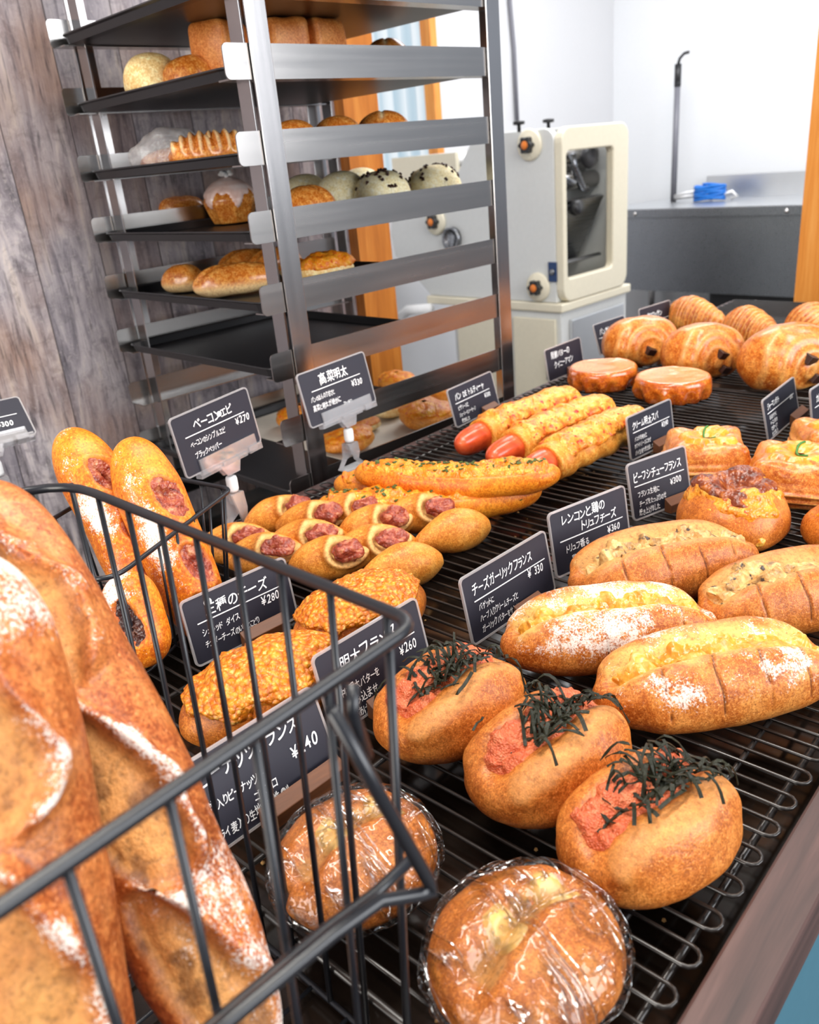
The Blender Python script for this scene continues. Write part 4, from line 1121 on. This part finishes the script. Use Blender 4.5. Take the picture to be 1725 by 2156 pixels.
def croissant(label, seed):
    r = new('croissant', label, 'pastry', 'croissants at the far end of the counter')
    n = 130; t = np.linspace(-1, 1, n); base = np.maximum(0, 1 - np.abs(t) ** 1.7) ** .75
    seg = (np.abs(t) * 4.2) % 1; base = base * (1 + .10 * (1 - seg) * (np.abs(t) < .97)); base[0] = base[-1] = 0
    g = G(np.stack([t * .078, base], 1), 70, .036, .044, .026); g.floor(0, .004)
    fine = np.sin(g.V[..., 0] * 900 + 1.5 * np.sin(g.th * 2))
    g.disp(.0007 * fine); g.lump(.002, 26, seed, 2); g.M[..., 0] = .5 * sst(fine, .2, .9); g.bend(-3.2)
    g.V[..., 2] = np.maximum(g.V[..., 2], 0)
    g.build('pastry', M_past, r); return r
settle(croissant('leftmost croissant, behind the chocolate pastries beside the クロワッサン tag', 111), (1408, 614, 1530, 712), 70)
settle(croissant('middle croissant, behind the gap between two chocolate pastries', 112), (1520, 640, 1652, 735), 60)
settle(croissant('croissant at the right edge of the photo, behind the last chocolate pastry', 113), (1640, 648, 1790, 735), 40)

# ---- baguettes standing in the baskets
def stand(root, a, b, L):
    """aim a loaf's long axis from foot point a to top point b"""
    d = (b - a).normalized(); root.location = b - d * (L / 2)
    x = d; yv = Vector((-_R[0][2], -_R[1][2], -_R[2][2])); zz = (yv - x * yv.dot(x)).normalized(); yy = zz.cross(x)
    root.rotation_euler = Matrix((x, yy, zz)).transposed().to_euler(); return root
def bigbag(label, seed, L, D, sl):
    r = new('baguette', label, 'baguette', 'big floured baguettes in the tall basket')
    g = loaf(L, D, D * .9, 260, 130, 4.0, 2.1, .5); g.V[..., 2] -= D * .42
    x, y = g.V[..., 0], g.V[..., 1]
    top = sst(np.sin(g.th), -.1, .4)
    g.lump(.003, 14, seed, 3)
    for (xc, yc, ang, ln, wd) in sl:
        ca, sa = math.cos(ang), math.sin(ang); a = (x - xc) * ca + (y - yc) * sa; b = -(x - xc) * sa + (y - yc) * ca
        b = b + .006 * fbm(g.V, 30, 2, seed + 30)
        wb = wd * np.sqrt(np.maximum(0, 1 - (a / (ln / 2)) ** 2)); on = sst(1 - np.abs(a) / (ln / 2), 0, .16)
        inside = sst(wb - np.abs(b), -.001, .003) * on * top; ear = gauss(b + wb + .0018, .0036) * on * top
        g.disp(-.005 * inside + .0075 * ear + .0015 * fbm(g.V, 70, 3, seed + 8) * inside)
        g.M[..., 0] = np.maximum(g.M[..., 0], inside * np.clip(.8 + .6 * fbm(g.V, 45, 2, seed + 3), 0, 1)); g.M[..., 2] = np.maximum(g.M[..., 2], ear * (.46 + .5 * fbm(g.V, 38, 3, seed + 60)) + .16 * inside); g.M[..., 1] = np.maximum(g.M[..., 1], .55 * inside * sst(fbm(g.V, 75, 3, seed + 50), .18, .42) + .5 * gauss(b - wb + .001, .0018) * on * top)
    fl = .74 * sst(fbm(g.V, 12, 2, seed + 6), -.18, .36)
    g.M[..., 2] = np.clip(np.maximum(g.M[..., 2], fl * .85) * (1 - .8 * g.M[..., 0]), 0, 1)
    g.build('crust', M_bag, r); return r
bg2 = stand(bigbag('baguette behind, its floured tip rising highest in the tall basket', 121, .305, .062,
                   [(-.105, -.004, .22, .10, .017), (-.015, -.004, .22, .11, .018), (.082, -.002, .24, .11, .016)]), P(580, 2330, .880), P(-40, 1015, 1.118), .305)
bg1 = stand(bigbag('baguette nearest the camera, at the left edge of the photo', 122, .29, .072,
                   [(-.10, -.004, .24, .10, .019), (-.008, -.006, .24, .11, .021), (.085, -.004, .26, .10, .018)]), P(95, 2300, .93), P(-90, 1165, 1.122), .29)

def bacon_bag(label, seed, L=.20, D=.060, dark=False):
    r = new('bacon_baguette', label, 'baguette', 'floured bacon baguettes in the low basket')
    g = loaf(L, D, D * .92, 170, 80, 3.6, 2.1, .5); g.V[..., 2] -= D * .43
    x, y = g.V[..., 0], g.V[..., 1]; g.lump(.003, 18, seed, 2)
    top = sst(np.sin(g.th), -.2, .3); pits = []
    for (xc, yc) in (((0, 0),) if dark else ((.032, -.021), (-.034, -.022), (-.080, -.014))):
        a = (x - xc) * .96 + (y - yc) * .28; b = -(x - xc) * .28 + (y - yc) * .96
        pits.append(gauss(a, .024) * gauss(b + .003 * fbm(g.V, 60, 2, seed + 40), .0115) * top)
    pit = np.max(pits, 0)
    g.disp(-.012 * pit + .004 * gauss(pit - .4, .18) * (pit > .05)); g.M[..., 0] = sst(pit, .35, .6)
    g.M[..., 2] = np.clip((.25 + .6 * sst(fbm(g.V, 20, 2, seed + 3), -.2, .4)) * gauss(y - .006, .017) * top * (1 - g.M[..., 0]), 0, 1)
    g.build('crust', M_bacon, r)
    for p_ in pits:
        g.shell(-.001 + .005 * sst(p_, .4, .7) + .005 * fbm(g.V, 130, 3, seed) * sst(p_, .3, .6), p_ > .36).build('dark_filling' if dark else 'bacon', M_dark if dark else M_bac, r)
    return r
def up(p, d): return p + Vector((.625, .675, 0)) * d
stand(bacon_bag('left bacon baguette, leaning back in the low basket', 131), up(P(330, 1300, .885), .02), P(140, 905, 1.035), .20)
stand(bacon_bag('right bacon baguette with red bacon in its cuts, in the low basket', 132, .20, .062), up(P(410, 1300, .885), .02), P(270, 925, 1.03), .20)
stand(bacon_bag('stubby loaf with dark filling at the foot of the low basket', 133, .085, .050, True), up(P(310, 1400, .875), .01), P(255, 1205, .945), .085)

# crumbs scattered on the table under the grid
q = MB(); rnd = random.Random(5)
for k in range(220):
    p = T(rnd.uniform(-.35, .9), rnd.uniform(.03, .68), .8153); s_ = rnd.uniform(.0006, .0022)
    q.lathe([(0, 0), (s_, 0), (s_ * .8, s_ * .7), (0, s_)], 5, Matrix.Translation(p))
o = q.build('crumbs', M_crumb); tagit(o, 'loose crumbs fallen on the dark tabletop below the grids', 'crumbs', None, 'stuff')
# ================================================================== breads in the rack
def one(name, g, m, label, cat, group=None):
    o = g.build(name, m); return tagit(o, label, cat, group)
def shelf(o, px, py, tray_i, X=None, Y=None, rz=0):
    p = PA(px, py, 0, X) if X is not None else PA(px, py, 1, Y)
    o.location = (p.x, p.y, TZ[tray_i] + .0012); o.rotation_euler = (0, 0, math.radians(rz)); return o
g = bun(.042, .062, low=.3); g.lump(.0015, 30, 1)
shelf(one('round_bun', g, M_pale, 'pale round bun at the open end of the tray below the topmost one', 'bun'), 316, 140, 1, X=.712)
g = bun(.040, .052, low=.3); g.lump(.004, 40, 2)
shelf(one('round_bun', g, M_bun, 'low browned bun wedged between the pale bun and a toast loaf', 'bun'), 392, 122, 1, X=.742)
def toast(label, seed):
    g = loaf(.070, .068, .092, 40, 64, 14, 2, .5, .35, .35); g.lump(.0025, 30, seed)
    return one('toast_loaf', g, M_toast, label, 'loaf', 'small square toast loaves')
shelf(toast('square toast loaf left of the near rack post', 3), 462, 90, 1, X=.79, rz=20)
shelf(toast('square toast loaf just right of the near rack post', 4), 592, 80, 1, Y=1.12, rz=-8)
shelf(toast('square toast loaf second from the near rack post, against the amber timber', 5), 668, 80, 1, Y=1.12, rz=6)
def crossbun(label, seed, H=.058):
    r = new('crossed_bun', label, 'bun', 'shiny round buns with a cut cross')
    g = bun(.045, H); g.lump(.001, 30, seed); x, y = g.V[..., 0], g.V[..., 1]
    cr_ = np.maximum(gauss(x + y, .004), gauss(x - y, .004)) * sst(g.V[..., 2], H - .016, H - .008); g.disp(-.002 * cr_); g.M[..., 0] = cr_
    g.build('crust', M_bun, r); return r
shelf(crossbun('shiny round bun right of the toast loaves, in front of the window', 6, .076), 812, 95, 1, Y=1.15)
shelf(crossbun('shiny round bun above the second rail, highest of its row', 7), 805, 245, 2, Y=1.05)
g = bun(.038, .052); shelf(one('round_bun', g, M_bun, 'brown bun peeping over the second rail beside the near rack post', 'bun'), 615, 258, 2, Y=1.06)
g = bun(.040, .054); shelf(one('round_bun', g, M_bun, 'brown bun peeping over the second rail, left of the crossed bun', 'bun'), 708, 254, 2, Y=1.06)
# bagged bread
bb = new('bagged_bread', 'bread in a crumpled clear bag at the open end of a tray', 'bread')
g = loaf(.105, .062, .034); g.lump(.003, 30, 8); g.build('crust', M_bun, bb)
f = loaf(.15, .085, .062, 80, 60, 1.6, 1.4); f.lump(.009, 40, 9, 3); f.V[..., 2] = np.maximum(f.V[..., 2], 0); o = f.build('plastic_bag', M_bagp, bb); tagit(o, 'clear crumpled plastic bag', None)
shelf(bb, 352, 296, 2, X=.722, rz=-62)
def patt(label, seed, L=.10):
    g = loaf(L, .06, .046, 90, 50); g.disp(.003 * np.sin(g.V[..., 0] * 420 + g.V[..., 1] * 200) * sst(np.sin(g.th), 0, .5)); g.lump(.001, 30, seed)
    g.M[..., 0] = .6 * sst(np.sin(g.V[..., 0] * 420 + g.V[..., 1] * 200), .2, .8) * sst(np.sin(g.th), 0, .5)
    return one('scored_bread', g, M_bun, label, 'bread')
shelf(patt('glazed scored loaf in front of the bagged bread', 10), 418, 298, 2, X=.715, rz=-60)
shelf(patt('small glazed loaf touching the near rail end beside the scored loaf', 11, .07), 470, 295, 2, X=.735, rz=-50)
# fourth tray
z3 = TZ[3] + .0012
sw = new('sandwich_bun', 'split bun with a green leaf, left of the iced brioche', 'bun')
g = bun(.05, .030, low=.6, Ry=.038); g.lump(.003, 30, 12); g.M[..., 0] = sst(.02 - g.V[..., 2], -.004, .006); g.build('lower_half', M_pale, sw)
g = bun(.05, .032, low=.2, Ry=.038); g.lump(.003, 30, 13); g.V[..., 2] += .024; g.build('upper_half', M_bun, sw)
q = MB(); q.add([(x, y, .022 + .004 * math.sin(60 * x)) for x in np.linspace(-.045, .045, 12) for y in (-.040, -.02)], [(2 * i, 2 * i + 2, 2 * i + 3, 2 * i + 1) for i in range(11)], True); q.add([(.005, -.040, .020), (.022, -.041, .022), (.020, -.043, .008), (.006, -.042, .009)], [(0, 1, 2, 3)]); q.build('leaf', M_green, sw)
settle(sw, (325, 414, 436, 474), -35, z3)
br = new('iced_brioche', 'tall brioche with dripping pink icing and white sugar on top', 'brioche')
pr = [(0, 0), (0, .5), (.002, .72), (.012, .82), (.026, .92), (.036, 1.0), (.044, 1.0), (.056, .9), (.066, .72), (.074, .5), (.079, .25), (.08, 0)]
xs = np.array(pr); t = np.linspace(0, len(pr) - 1, 60); pr = np.stack([np.interp(t, range(len(pr)), xs[:, 0]), np.interp(t, range(len(pr)), xs[:, 1])], 1); pr[0, 1] = pr[-1, 1] = 0
g = G(pr, 90, .05, .05, 0, axis='Z'); low = sst(.05 - g.V[..., 2], 0, .03); g.V[..., :2] *= (1 - .12 * low * np.abs(np.sin(g.th * 4)) ** .6 + .04 * low)[..., None]
g.build('brioche_body', M_bun, br)
c = g.V[..., 2] - .045 + .012 * np.sin(g.th * 5) + .006 * np.sin(g.th * 11 + 1)
s = g.shell(-.001 + .004 * sst(c, 0, .006), c > -.004); s.build('icing', M_icing, br)
rnd = random.Random(3)
for k in range(16):
    a = rnd.uniform(0, 6.28); d = rnd.uniform(0, .014); q = MB(); q.lathe([(.001, 0), (.0045, .002), (.0045, .005), (.001, .007)], 8, Matrix.Translation((d * math.cos(a), d * math.sin(a), .081 + rnd.uniform(0, .008)))); o = q.build('sugar_pearl', M_sugar, br)
settle(br, (426, 360, 545, 470), 20, z3)
g = bun(.044, .058); g.disp(-.004 * np.maximum(gauss(g.V[..., 0], .004), 0) * sst(g.V[..., 2], .02, .03)); shelf(one('soft_roll', g, M_bun, 'golden roll in front of the pale green-white buns', 'roll'), 645, 400, 3, Y=1.06, rz=10)
for (bx_, lab) in (((640, 1.28), 'pale dome bun at the back left of its tray, beside the near post'), ((718, 1.17), 'pale dome bun between the golden roll and a speckled bun'), ((760, 1.32), 'pale dome bun at the back, in front of the amber timber')):
    g = bun(.047, .071); g.lump(.001, 30, 15); shelf(one('melon_bun', g, M_melon, lab, 'bun', 'pale dome buns'), bx_[0], 380, 3, Y=bx_[1])
for (bx_, lab, sd) in (((802, 1.10), 'speckled bun left of another speckled bun on the brioche tray', 3), ((914, 1.10), 'speckled bun farthest right on the brioche tray', 4)):
    r = new('chocolate_chip_bun', lab, 'bun', 'pale buns speckled with chocolate chips')
    g = bun(.05, .066); g.lump(.0015, 30, sd); g.build('crust', M_melon, r); rnd = random.Random(sd)
    q = MB()
    for k in range(60):
        a = rnd.uniform(0, 6.28); d = .048 * math.sqrt(rnd.random()); p, nn = g.top(d * math.cos(a), d * math.sin(a))
        q.box((-.0028, -.0022, -.0018), (.0028, .0022, .0018), Matrix.Translation(Vector(p)) @ Euler((rnd.random() * 3, rnd.random() * 3, rnd.random() * 3)).to_matrix().to_4x4())
    o = q.build('chocolate_chips', M_choc, r); o['kind'] = 'stuff'; 
    shelf(r, bx_[0], 380, 3, Y=bx_[1])
# fifth tray
z4 = TZ[4] + .0012
for (bx_, lab, rz, L) in (((338, 558, 436, 614), 'shorter of the two long pale rolls at the open end of the tray', -60, .08), ((404, 555, 590, 624), 'longest pale roll, in front at the open end of the tray', -30, .13), ((455, 530, 580, 578), 'pale roll lying behind the longest pale roll', -20, .10), ((520, 524, 640, 576), 'pale roll behind the near rack post', -10, .10)):
    g = loaf(L, .055, .045, 70, 50, 2.6); g.disp(-.005 * gauss(g.V[..., 1] - .2 * g.V[..., 0], .005) * sst(np.sin(g.th), .2, .7)); g.lump(.003, 28, int(L * 1000)); g.M[..., 0] = .7 * sst(-g.V[..., 2], -.022, -.008)
    settle(one('long_roll', g, M_bun, lab, 'roll', 'long pale rolls'), bx_, rz, z4)
for (bx_, lab, sd) in (((620, 528, 750, 596), 'craggy golden loaf right of the near rack post', 5), ((590, 540, 660, 592), 'small craggy roll half hidden by the near rack post', 6)):
    r = new('cheese_topped_roll', lab, 'roll', 'craggy cheese topped rolls')
    g = loaf(.11, .07, .05, 80, 60); g.lump(.003, 30, sd); g.build('crust', M_pale, r)
    c = sst(g.V[..., 2], .02, .032) + .4 * fbm(g.V, 50, 3, sd); g.shell(-.002 + sst(c, .4, .6) * (.007 + .006 * fbm(g.V, 80, 3, sd + 1)), c > .36).build('cheese_topping', M_corn, r)
    settle(r, bx_, -25, z4)
# lowest tray with paper
z7 = TZ[7] + .004
for k, (bx_, lab) in enumerate((((678, 893, 790, 955), 'golden topped bread right behind the 高菜明太 tag stand'), ((750, 870, 800, 914), 'pale bread between two golden topped ones on the lowest tray'), ((782, 836, 855, 878), 'pale bread on the lowest tray just right of the 高菜明太 tag'),
        ((834, 840, 958, 898), 'large golden topped bread left of the パン DE トルティーヤ tag'), ((884, 804, 975, 850), 'golden topped bread at the back of the lowest tray, nearest the far rack post'), ((795, 780, 878, 818), 'golden topped bread at the back of the lowest tray above its second rail'),
        ((583, 842, 690, 908), 'golden topped bread showing left of the near rack post on the lowest tray'), ((640, 815, 712, 868), 'golden topped bread behind the near rack post on the lowest tray'))):
    r = new('topped_bread', lab, 'bread', 'golden topped breads on the lowest tray')
    g = bun(.05, .034, Ry=.04, low=.35); g.lump(.003, 30, 20 + k); g.build('crust', M_pale if k in (1, 2) else M_epi, r)
    c = sst(g.V[..., 2], .016, .026) + .4 * fbm(g.V, 50, 3, 20 + k); g.shell(-.002 + sst(c, .45, .65) * (.006 + .004 * fbm(g.V, 80, 3, k)), c > .38).build('topping', M_corn, r)
    settle(r, bx_, 20 * k, z7)

# ================================================================== price tags
FC = bpy.data.curves.new('glyph', 'FONT'); FC.resolution_u = 3; FC.size = 1.0; FC.offset = .012
FO = bpy.data.objects.new('glyph', FC); COL.objects.link(FO)
GL = {}
def glyph(ch):
    if ch not in GL:
        FC.body = ch; dg = bpy.context.evaluated_depsgraph_get(); dg.update()
        me = bpy.data.meshes.new_from_object(FO.evaluated_get(dg))
        v = [tuple(x.co) for x in me.vertices]; f = [list(p.vertices) for p in me.polygons]
        bpy.data.meshes.remove(me)
        wide = ord(ch) > 0x2000
        w = 1.0 if wide else (max([p[0] for p in v], default=.3) + .06)
        x0 = min([p[0] for p in v], default=0); x1 = max([p[0] for p in v], default=.3)
        GL[ch] = (v, f, (x0, x1 - x0 + .10) if x1 > x0 else (0, .3))
    return GL[ch]
def lettering(lines, rnd):
    """lines: (text, x, y, size, squeeze, slant) -> verts in the card plane, hand written looking"""
    vs = []; fs = []
    for (txt, x, y, size, sq, sl) in lines:
        cx_ = x
        for ch in txt:
            if ch == ' ': cx_ += size * .4; continue
            v, f, (x0, adv) = glyph(ch); a = rnd.uniform(-.09, .09); k = size * rnd.uniform(.92, 1.08); dy = rnd.uniform(-.05, .05) * size
            b = len(vs); ca, sa = math.cos(a), math.sin(a)
            for p in v:
                px_, py_ = (p[0] - x0) * sq, p[1]; px_ += py_ * sl
                vs.append((cx_ + k * (px_ * ca - py_ * sa), y + dy + k * (px_ * sa + py_ * ca)))
            fs += [[i + b for i in g_] for g_ in f]; cx_ += k * adv * sq
    return vs, fs
def price_tag(label, loc_, yaw, lean, w, h, lines, rule, stand='block', seed=0, roll=0, z0=ZG + .0006, foot=None, blockx=.6, blockw=.5, dots=()):
    """black hand lettered card in a clear sleeve; lines use card units: x 0..1 across, y 0..1 up, size in card heights"""
    rnd = random.Random(seed)
    r = empty('price_tag', (loc_[0], loc_[1], ZG), label, 'price tag', (0, 0, yaw), 'black price tags along the counter')
    Mx = Matrix.Translation((0, 0, z0 - ZG)) @ Matrix.Rotation(-lean, 4, 'X') @ Matrix.Rotation(-roll, 4, 'Y')
    q = MB(); q.prism(rrect(w - .0036, h - .0036, .004, 0, .0018), -.0006, .0006, 'XZ', Mx); c = q.build('card', M_card, r)
    q = MB(); o_, i_ = rrect(w, h, .0055), rrect(w - .0036, h - .0036, .004, 0, .0018)
    n = len(o_); vs = []
    for d in (-.0011, .0011): vs += [(p[0], d, p[1]) for p in o_] + [(p[0], d, p[1]) for p in i_]
    fs = []
    for i in range(n):
        j = (i + 1) % n
        fs += [(i, j, n + j, n + i), (2 * n + i, 3 * n + i, 3 * n + j, 2 * n + j), (i, 2 * n + i, 2 * n + j, j), (n + i, n + j, 3 * n + j, 3 * n + i)]
    q.add(vs, fs, False, Mx); o = q.build('sleeve_edge', M_sleeve, r); tagit(o, 'clear sleeve edge', None)
    tl = [(t_, (x - .5) * w, y * h, s_ * h, sq, sl) for (t_, x, y, s_, sq, sl) in lines]
    v2, f2 = lettering(tl, rnd)
    q = MB(); q.add([(p[0], -.0013, p[1]) for p in v2], f2, False, Mx)
    if rule:
        x0, x1, y = rule; x0 = (x0 - .5) * w; x1 = (x1 - .5) * w; y *= h
        q.add([(x0, -.0013, y - .0006), (x1, -.0013, y - .0005), (x1, -.0013, y + .0005), (x0, -.0013, y + .0006)], [(0, 1, 2, 3)], False, Mx)
    for (dx, dy, dr) in dots:
        q.add([((dx - .5) * w + dr * h * math.cos(a) * 1.15, -.0014, dy * h + dr * h * math.sin(a)) for a in (2 * math.pi * i / 16 for i in range(16))], [tuple(range(16))], False, Mx)
    o = q.build('lettering', M_ink, c); tagit(o, 'white handwritten lettering', None)
    if stand == 'block':
        bw = w * blockw; bxc = (blockx - .5) * w
        q = MB(); q.prism([(-.0125, 0), (-.0125, .010), (-.0025, .016), (-.0025, 0)], bxc - bw / 2, bxc + bw / 2, 'YZ', Matrix.Translation((0, 0, .0004))); o = q.build('wooden_foot', M_block, r, .0006); tagit(o, 'brown wooden foot', None)
    else:
        q = MB()
        q.box((-.036 * w / .112, -.004, -.003), (.046 * w / .112, -.0018, .015), Mx); q.box((-.036 * w / .112, .0018, -.003), (.046 * w / .112, .004, .010), Mx)
        q.box((-.040 * w / .112, -.005, -.006), (-.012, .005, .000), Mx); q.box((.032 * w / .112, -.005, -.005), (.052 * w / .112, .005, .003), Mx); q.box((-.008, -.005, -.005), (.03, .005, .0), Mx)
        q.prism([(-.014, -.003), (.018, -.003), (.012, -.017), (-.006, -.017)], -.005, -.003, 'XZ', Mx); q.prism([(-.014, -.003), (.018, -.003), (.012, -.017), (-.006, -.017)], .003, .005, 'XZ', Mx)
        q.build('card_clip', M_clip, r)
        zc = z0 - ZG - .020
        q = MB(); q.lathe([(.002, 0), (.006, -.001), (.0068, -.004), (.0068, -.016), (.006, -.019), (.002, -.020)][::-1], 16, Matrix.Translation((.003, 0, zc))); q.build('joint', M_white, r)
        q = MB(); q.lathe([(.0025, -.001), (.0025, .006)], 10, Matrix.Translation((.003, 0, zc))); q.build('swivel_pin', M_steel, r)
        zb = zc - .021; q = MB()
        q.prism([(-.006, zb), (.012, zb), (.014, zb * .62), (.011, zb * .35), (.024, .002), (.016, .002), (.004, zb * .35)], -.007, -.004, 'XZ')
        q.prism([(-.006, zb), (.012, zb), (.012, zb * .5), (-.002, zb * .35), (-.012, .002), (-.018, .002), (-.008, zb * .45)], .004, .007, 'XZ')
        q.prism([(-.005, zb), (.011, zb), (.008, zb * .75), (-.002, zb * .75)], -.0039, .0039, 'XZ')
        q.box((-.016, -.010, .0), (.022, .010, .0022)); q.build('foot_clip', M_clip, r)
    return r
p = P(505, 1128, ZG); zz = PA(476, 969, 1, p.y).z
price_tag('clear-clip price tag reading ベーコンエピ ¥270, behind the low basket', (p.x, p.y), .16, .10, .118, .070,
          [('ベーコンエピ', .24, .69, .19, .82, .05), ('¥270', .74, .47, .17, .8, .1), ('ベーコンのシンプルエピ', .15, .44, .115, .62, .05), ('ブラックペッパー', .17, .25, .115, .66, .05)], (.12, .88, .62), 'clip', 1, .05, zz, dots=((.575, .76, .045),))
p = Vector((.70, .868, 0)); zz = PA(748, 866, 1, p.y).z
price_tag('clear-clip price tag reading 高菜明太 ¥330, behind the green-flecked flutes', (p.x, p.y), .06, .18, .128, .074,
          [('高菜明太', .28, .70, .21, .82, .05), ('¥330', .70, .44, .16, .8, .1), ('パンのほんのり甘さと', .10, .44, .11, .58, .05), ('高菜と明太が絶妙に', .10, .27, .12, .64, .05), ('マッチ♡', .52, .17, .09, .7, 0)], (.14, .86, .62), 'clip', 2, .03, zz)
tg = price_tag
tg('price tag reading 三種のチーズ ¥280, standing by the low basket', (.337, .597), -.028, .131, .112, .064,
   [('三種のチーズ', .19, .67, .20, .86, .05), ('¥280', .68, .43, .18, .75, .1), ('シュレッド ダイス', .12, .40, .12, .66, .05), ('チェダーチーズのいいとこどり', .12, .22, .12, .60, .05), ('三種のパン', .45, .06, .11, .66, 0)], (.10, .90, .60), seed=3, blockx=.62, blockw=.42, dots=((.23, .845, .055),))
tg('price tag reading 明太フランス ¥260, standing by the farthest roe roll', (.352, .429), .024, .199, .113, .068,
   [('明太フランス', .20, .68, .20, .84, .05), ('¥260', .72, .42, .17, .75, .1), ('中に明太バターを', .14, .38, .12, .66, .05), ('しみ込ませ', .20, .21, .13, .7, .05), ('焼きあげました', .16, .05, .12, .66, 0)], (.12, .90, .60), seed=4, blockx=.5, blockw=.4, dots=((.655, .80, .04),))
tg('price tag reading ピーナッツフランス ¥240, behind the wrapped peanut rolls', (.222, .398), .021, .30, .112, .066,
   [('ピーナッツフランス', .09, .68, .19, .80, .05), ('¥240', .70, .40, .19, .78, .1), ('粒入りピーナッツが', .10, .42, .12, .66, .05), ('ゴロゴロ', .38, .26, .12, .7, .05), ('ライ麦入り生地と相性◎!!', .10, .11, .125, .64, 0)], None, seed=5, blockx=.66, blockw=.62, dots=((.13, .86, .055), (.73, .86, .04)))
tg('price tag reading チーズガーリックフランス ¥330, left of the floured garlic loaves', (.516, .427), .008, .184, .123, .064,
   [('チーズガーリックフランス', .10, .68, .19, .66, .08), ('¥ 330', .70, .44, .17, .78, .1), ('バゲットに', .13, .43, .12, .66, .05), ('ハーブ入りクリームチーズと', .12, .27, .12, .60, .05), ('ガーリックバターをサンド!!', .12, .11, .12, .64, .05)], (.10, .93, .59), seed=6, blockx=.6, blockw=.3)
tg('price tag reading レンコンと鶏のトリュフチーズ ¥360, behind the truffle loaves', (.65, .431), -.191, .168, .107, .068,
   [('レンコンと鶏の', .15, .76, .18, .80, .05), ('トリュフチーズ', .38, .58, .17, .76, .05), ('¥360', .70, .36, .15, .78, .1), ('トリュフ香る', .16, .33, .13, .72, .05), ('鶏のうまみ', .22, .15, .12, .7, 0)], (.10, .92, .52), seed=7, blockx=.6, blockw=.3)
tg('price tag reading ビーフシチューフランス ¥300, left of the beef stew bun', (.802, .44), -.228, .209, .094, .066,
   [('ビーフシチューフランス', .08, .66, .19, .62, .06), ('¥300', .66, .40, .16, .8, .1), ('フランス生地に', .12, .38, .12, .66, .05), ('チーズをたっぷりのせ', .12, .22, .12, .60, .05), ('焼き上げました', .10, .07, .12, .64, .05)], (.08, .92, .58), seed=8, blockx=.74, blockw=.5)
tg('price tag reading クリーム明太スパ ¥390, left of the square pastries', (.972, .551), -.053, .155, .105, .060,
   [('クリーム明太スパ', .10, .68, .20, .70, .06), ('¥390', .72, .44, .17, .75, .1), ('パスタを明太と', .12, .40, .12, .62, .05), ('ホワイトソースにまぜ', .10, .25, .12, .60, .05), ('パイ生地で焼きました', .10, .09, .12, .62, .05)], (.10, .92, .60), seed=9, blockx=.6, blockw=.3)
tg('price tag reading パン DE トルティーヤ ¥300, behind the sausage rolls', (.972, .864), .12, .24, .126, .062,
   [('パン DE トルティーヤ', .12, .66, .20, .68, .05), ('¥300', .72, .40, .17, .75, .1), ('ピザソースと', .13, .40, .13, .66, .05), ('ジューシーなソーセージ', .12, .23, .12, .60, .05), ('焼きました', .14, .07, .12, .66, 0)], (.10, .86, .58), seed=10, blockx=.7, blockw=.3)
tg('price tag reading クイニーアマン, left of the round caramel pastries', (1.252, .89), .038, .159, .118, .059,
   [('発酵バターの', .14, .66, .23, .74, .05), ('クイニーアマン', .20, .36, .23, .70, .05), ('¥200', .70, .14, .16, .75, .1)], None, seed=11, blockx=.62, blockw=.3)
tg('price tag reading パンオショコラ, behind the left chocolate pastry', (1.457, .916), -.026, .30, .108, .062,
   [('パンオショコラ', .14, .62, .22, .72, .05), ('チョコを巻いて', .14, .30, .14, .66, .05)], (.08, .92, .52), seed=12, blockx=.6, blockw=.3)
tg('price tag reading クロワッサン, farthest of all along the counter', (1.60, .905), -.06, .144, .115, .066,
   [('クロワッサン', .22, .62, .22, .74, .05)], (.10, .92, .50), seed=13, blockx=.6, blockw=.3)
tg('price tag reading ジャーマンポテト, above the cut-off square pastry', (1.144, .446), .095, .229, .134, .058,
   [('ジャーマンポテト', .10, .70, .18, .66, .05), ('¥360', .76, .54, .15, .7, .1), ('ほくほくポテトと', .12, .46, .12, .60, .05), ('ベーコンをのせ', .12, .32, .12, .60, .05), ('マヨネーズで', .12, .19, .12, .62, .05), ('仕上げました', .12, .06, .12, .62, .05)], (.08, .90, .62), seed=14, blockx=.8, blockw=.4)
p = PA(1714, 880, 1, .40)
tg('price tag mostly out of the photo at its right edge, under the chocolate pastry', (p.x + .056, .40), .02, .16, .112, .066,
   [('カレーパン', .16, .66, .2, .8, .05), ('¥240', .7, .42, .17, .75, .1)], (.1, .9, .58), seed=15, blockx=.7, blockw=.4)
p = P(60, 1105, ZG); zz = PA(10, 930, 1, p.y).z
tg('clear-clip price tag cut off by the left edge, behind the tall basket', (p.x - .02, p.y), -.15, .95, .12, .07,
   [('バゲット', .2, .66, .2, .8, .05), ('¥300', .66, .34, .17, .75, .1)], (.1, .9, .58), 'clip', 16, 0, zz)
bpy.data.objects.remove(FO)
for o in bpy.data.objects:
    if 'nofit' in o: del o['nofit']
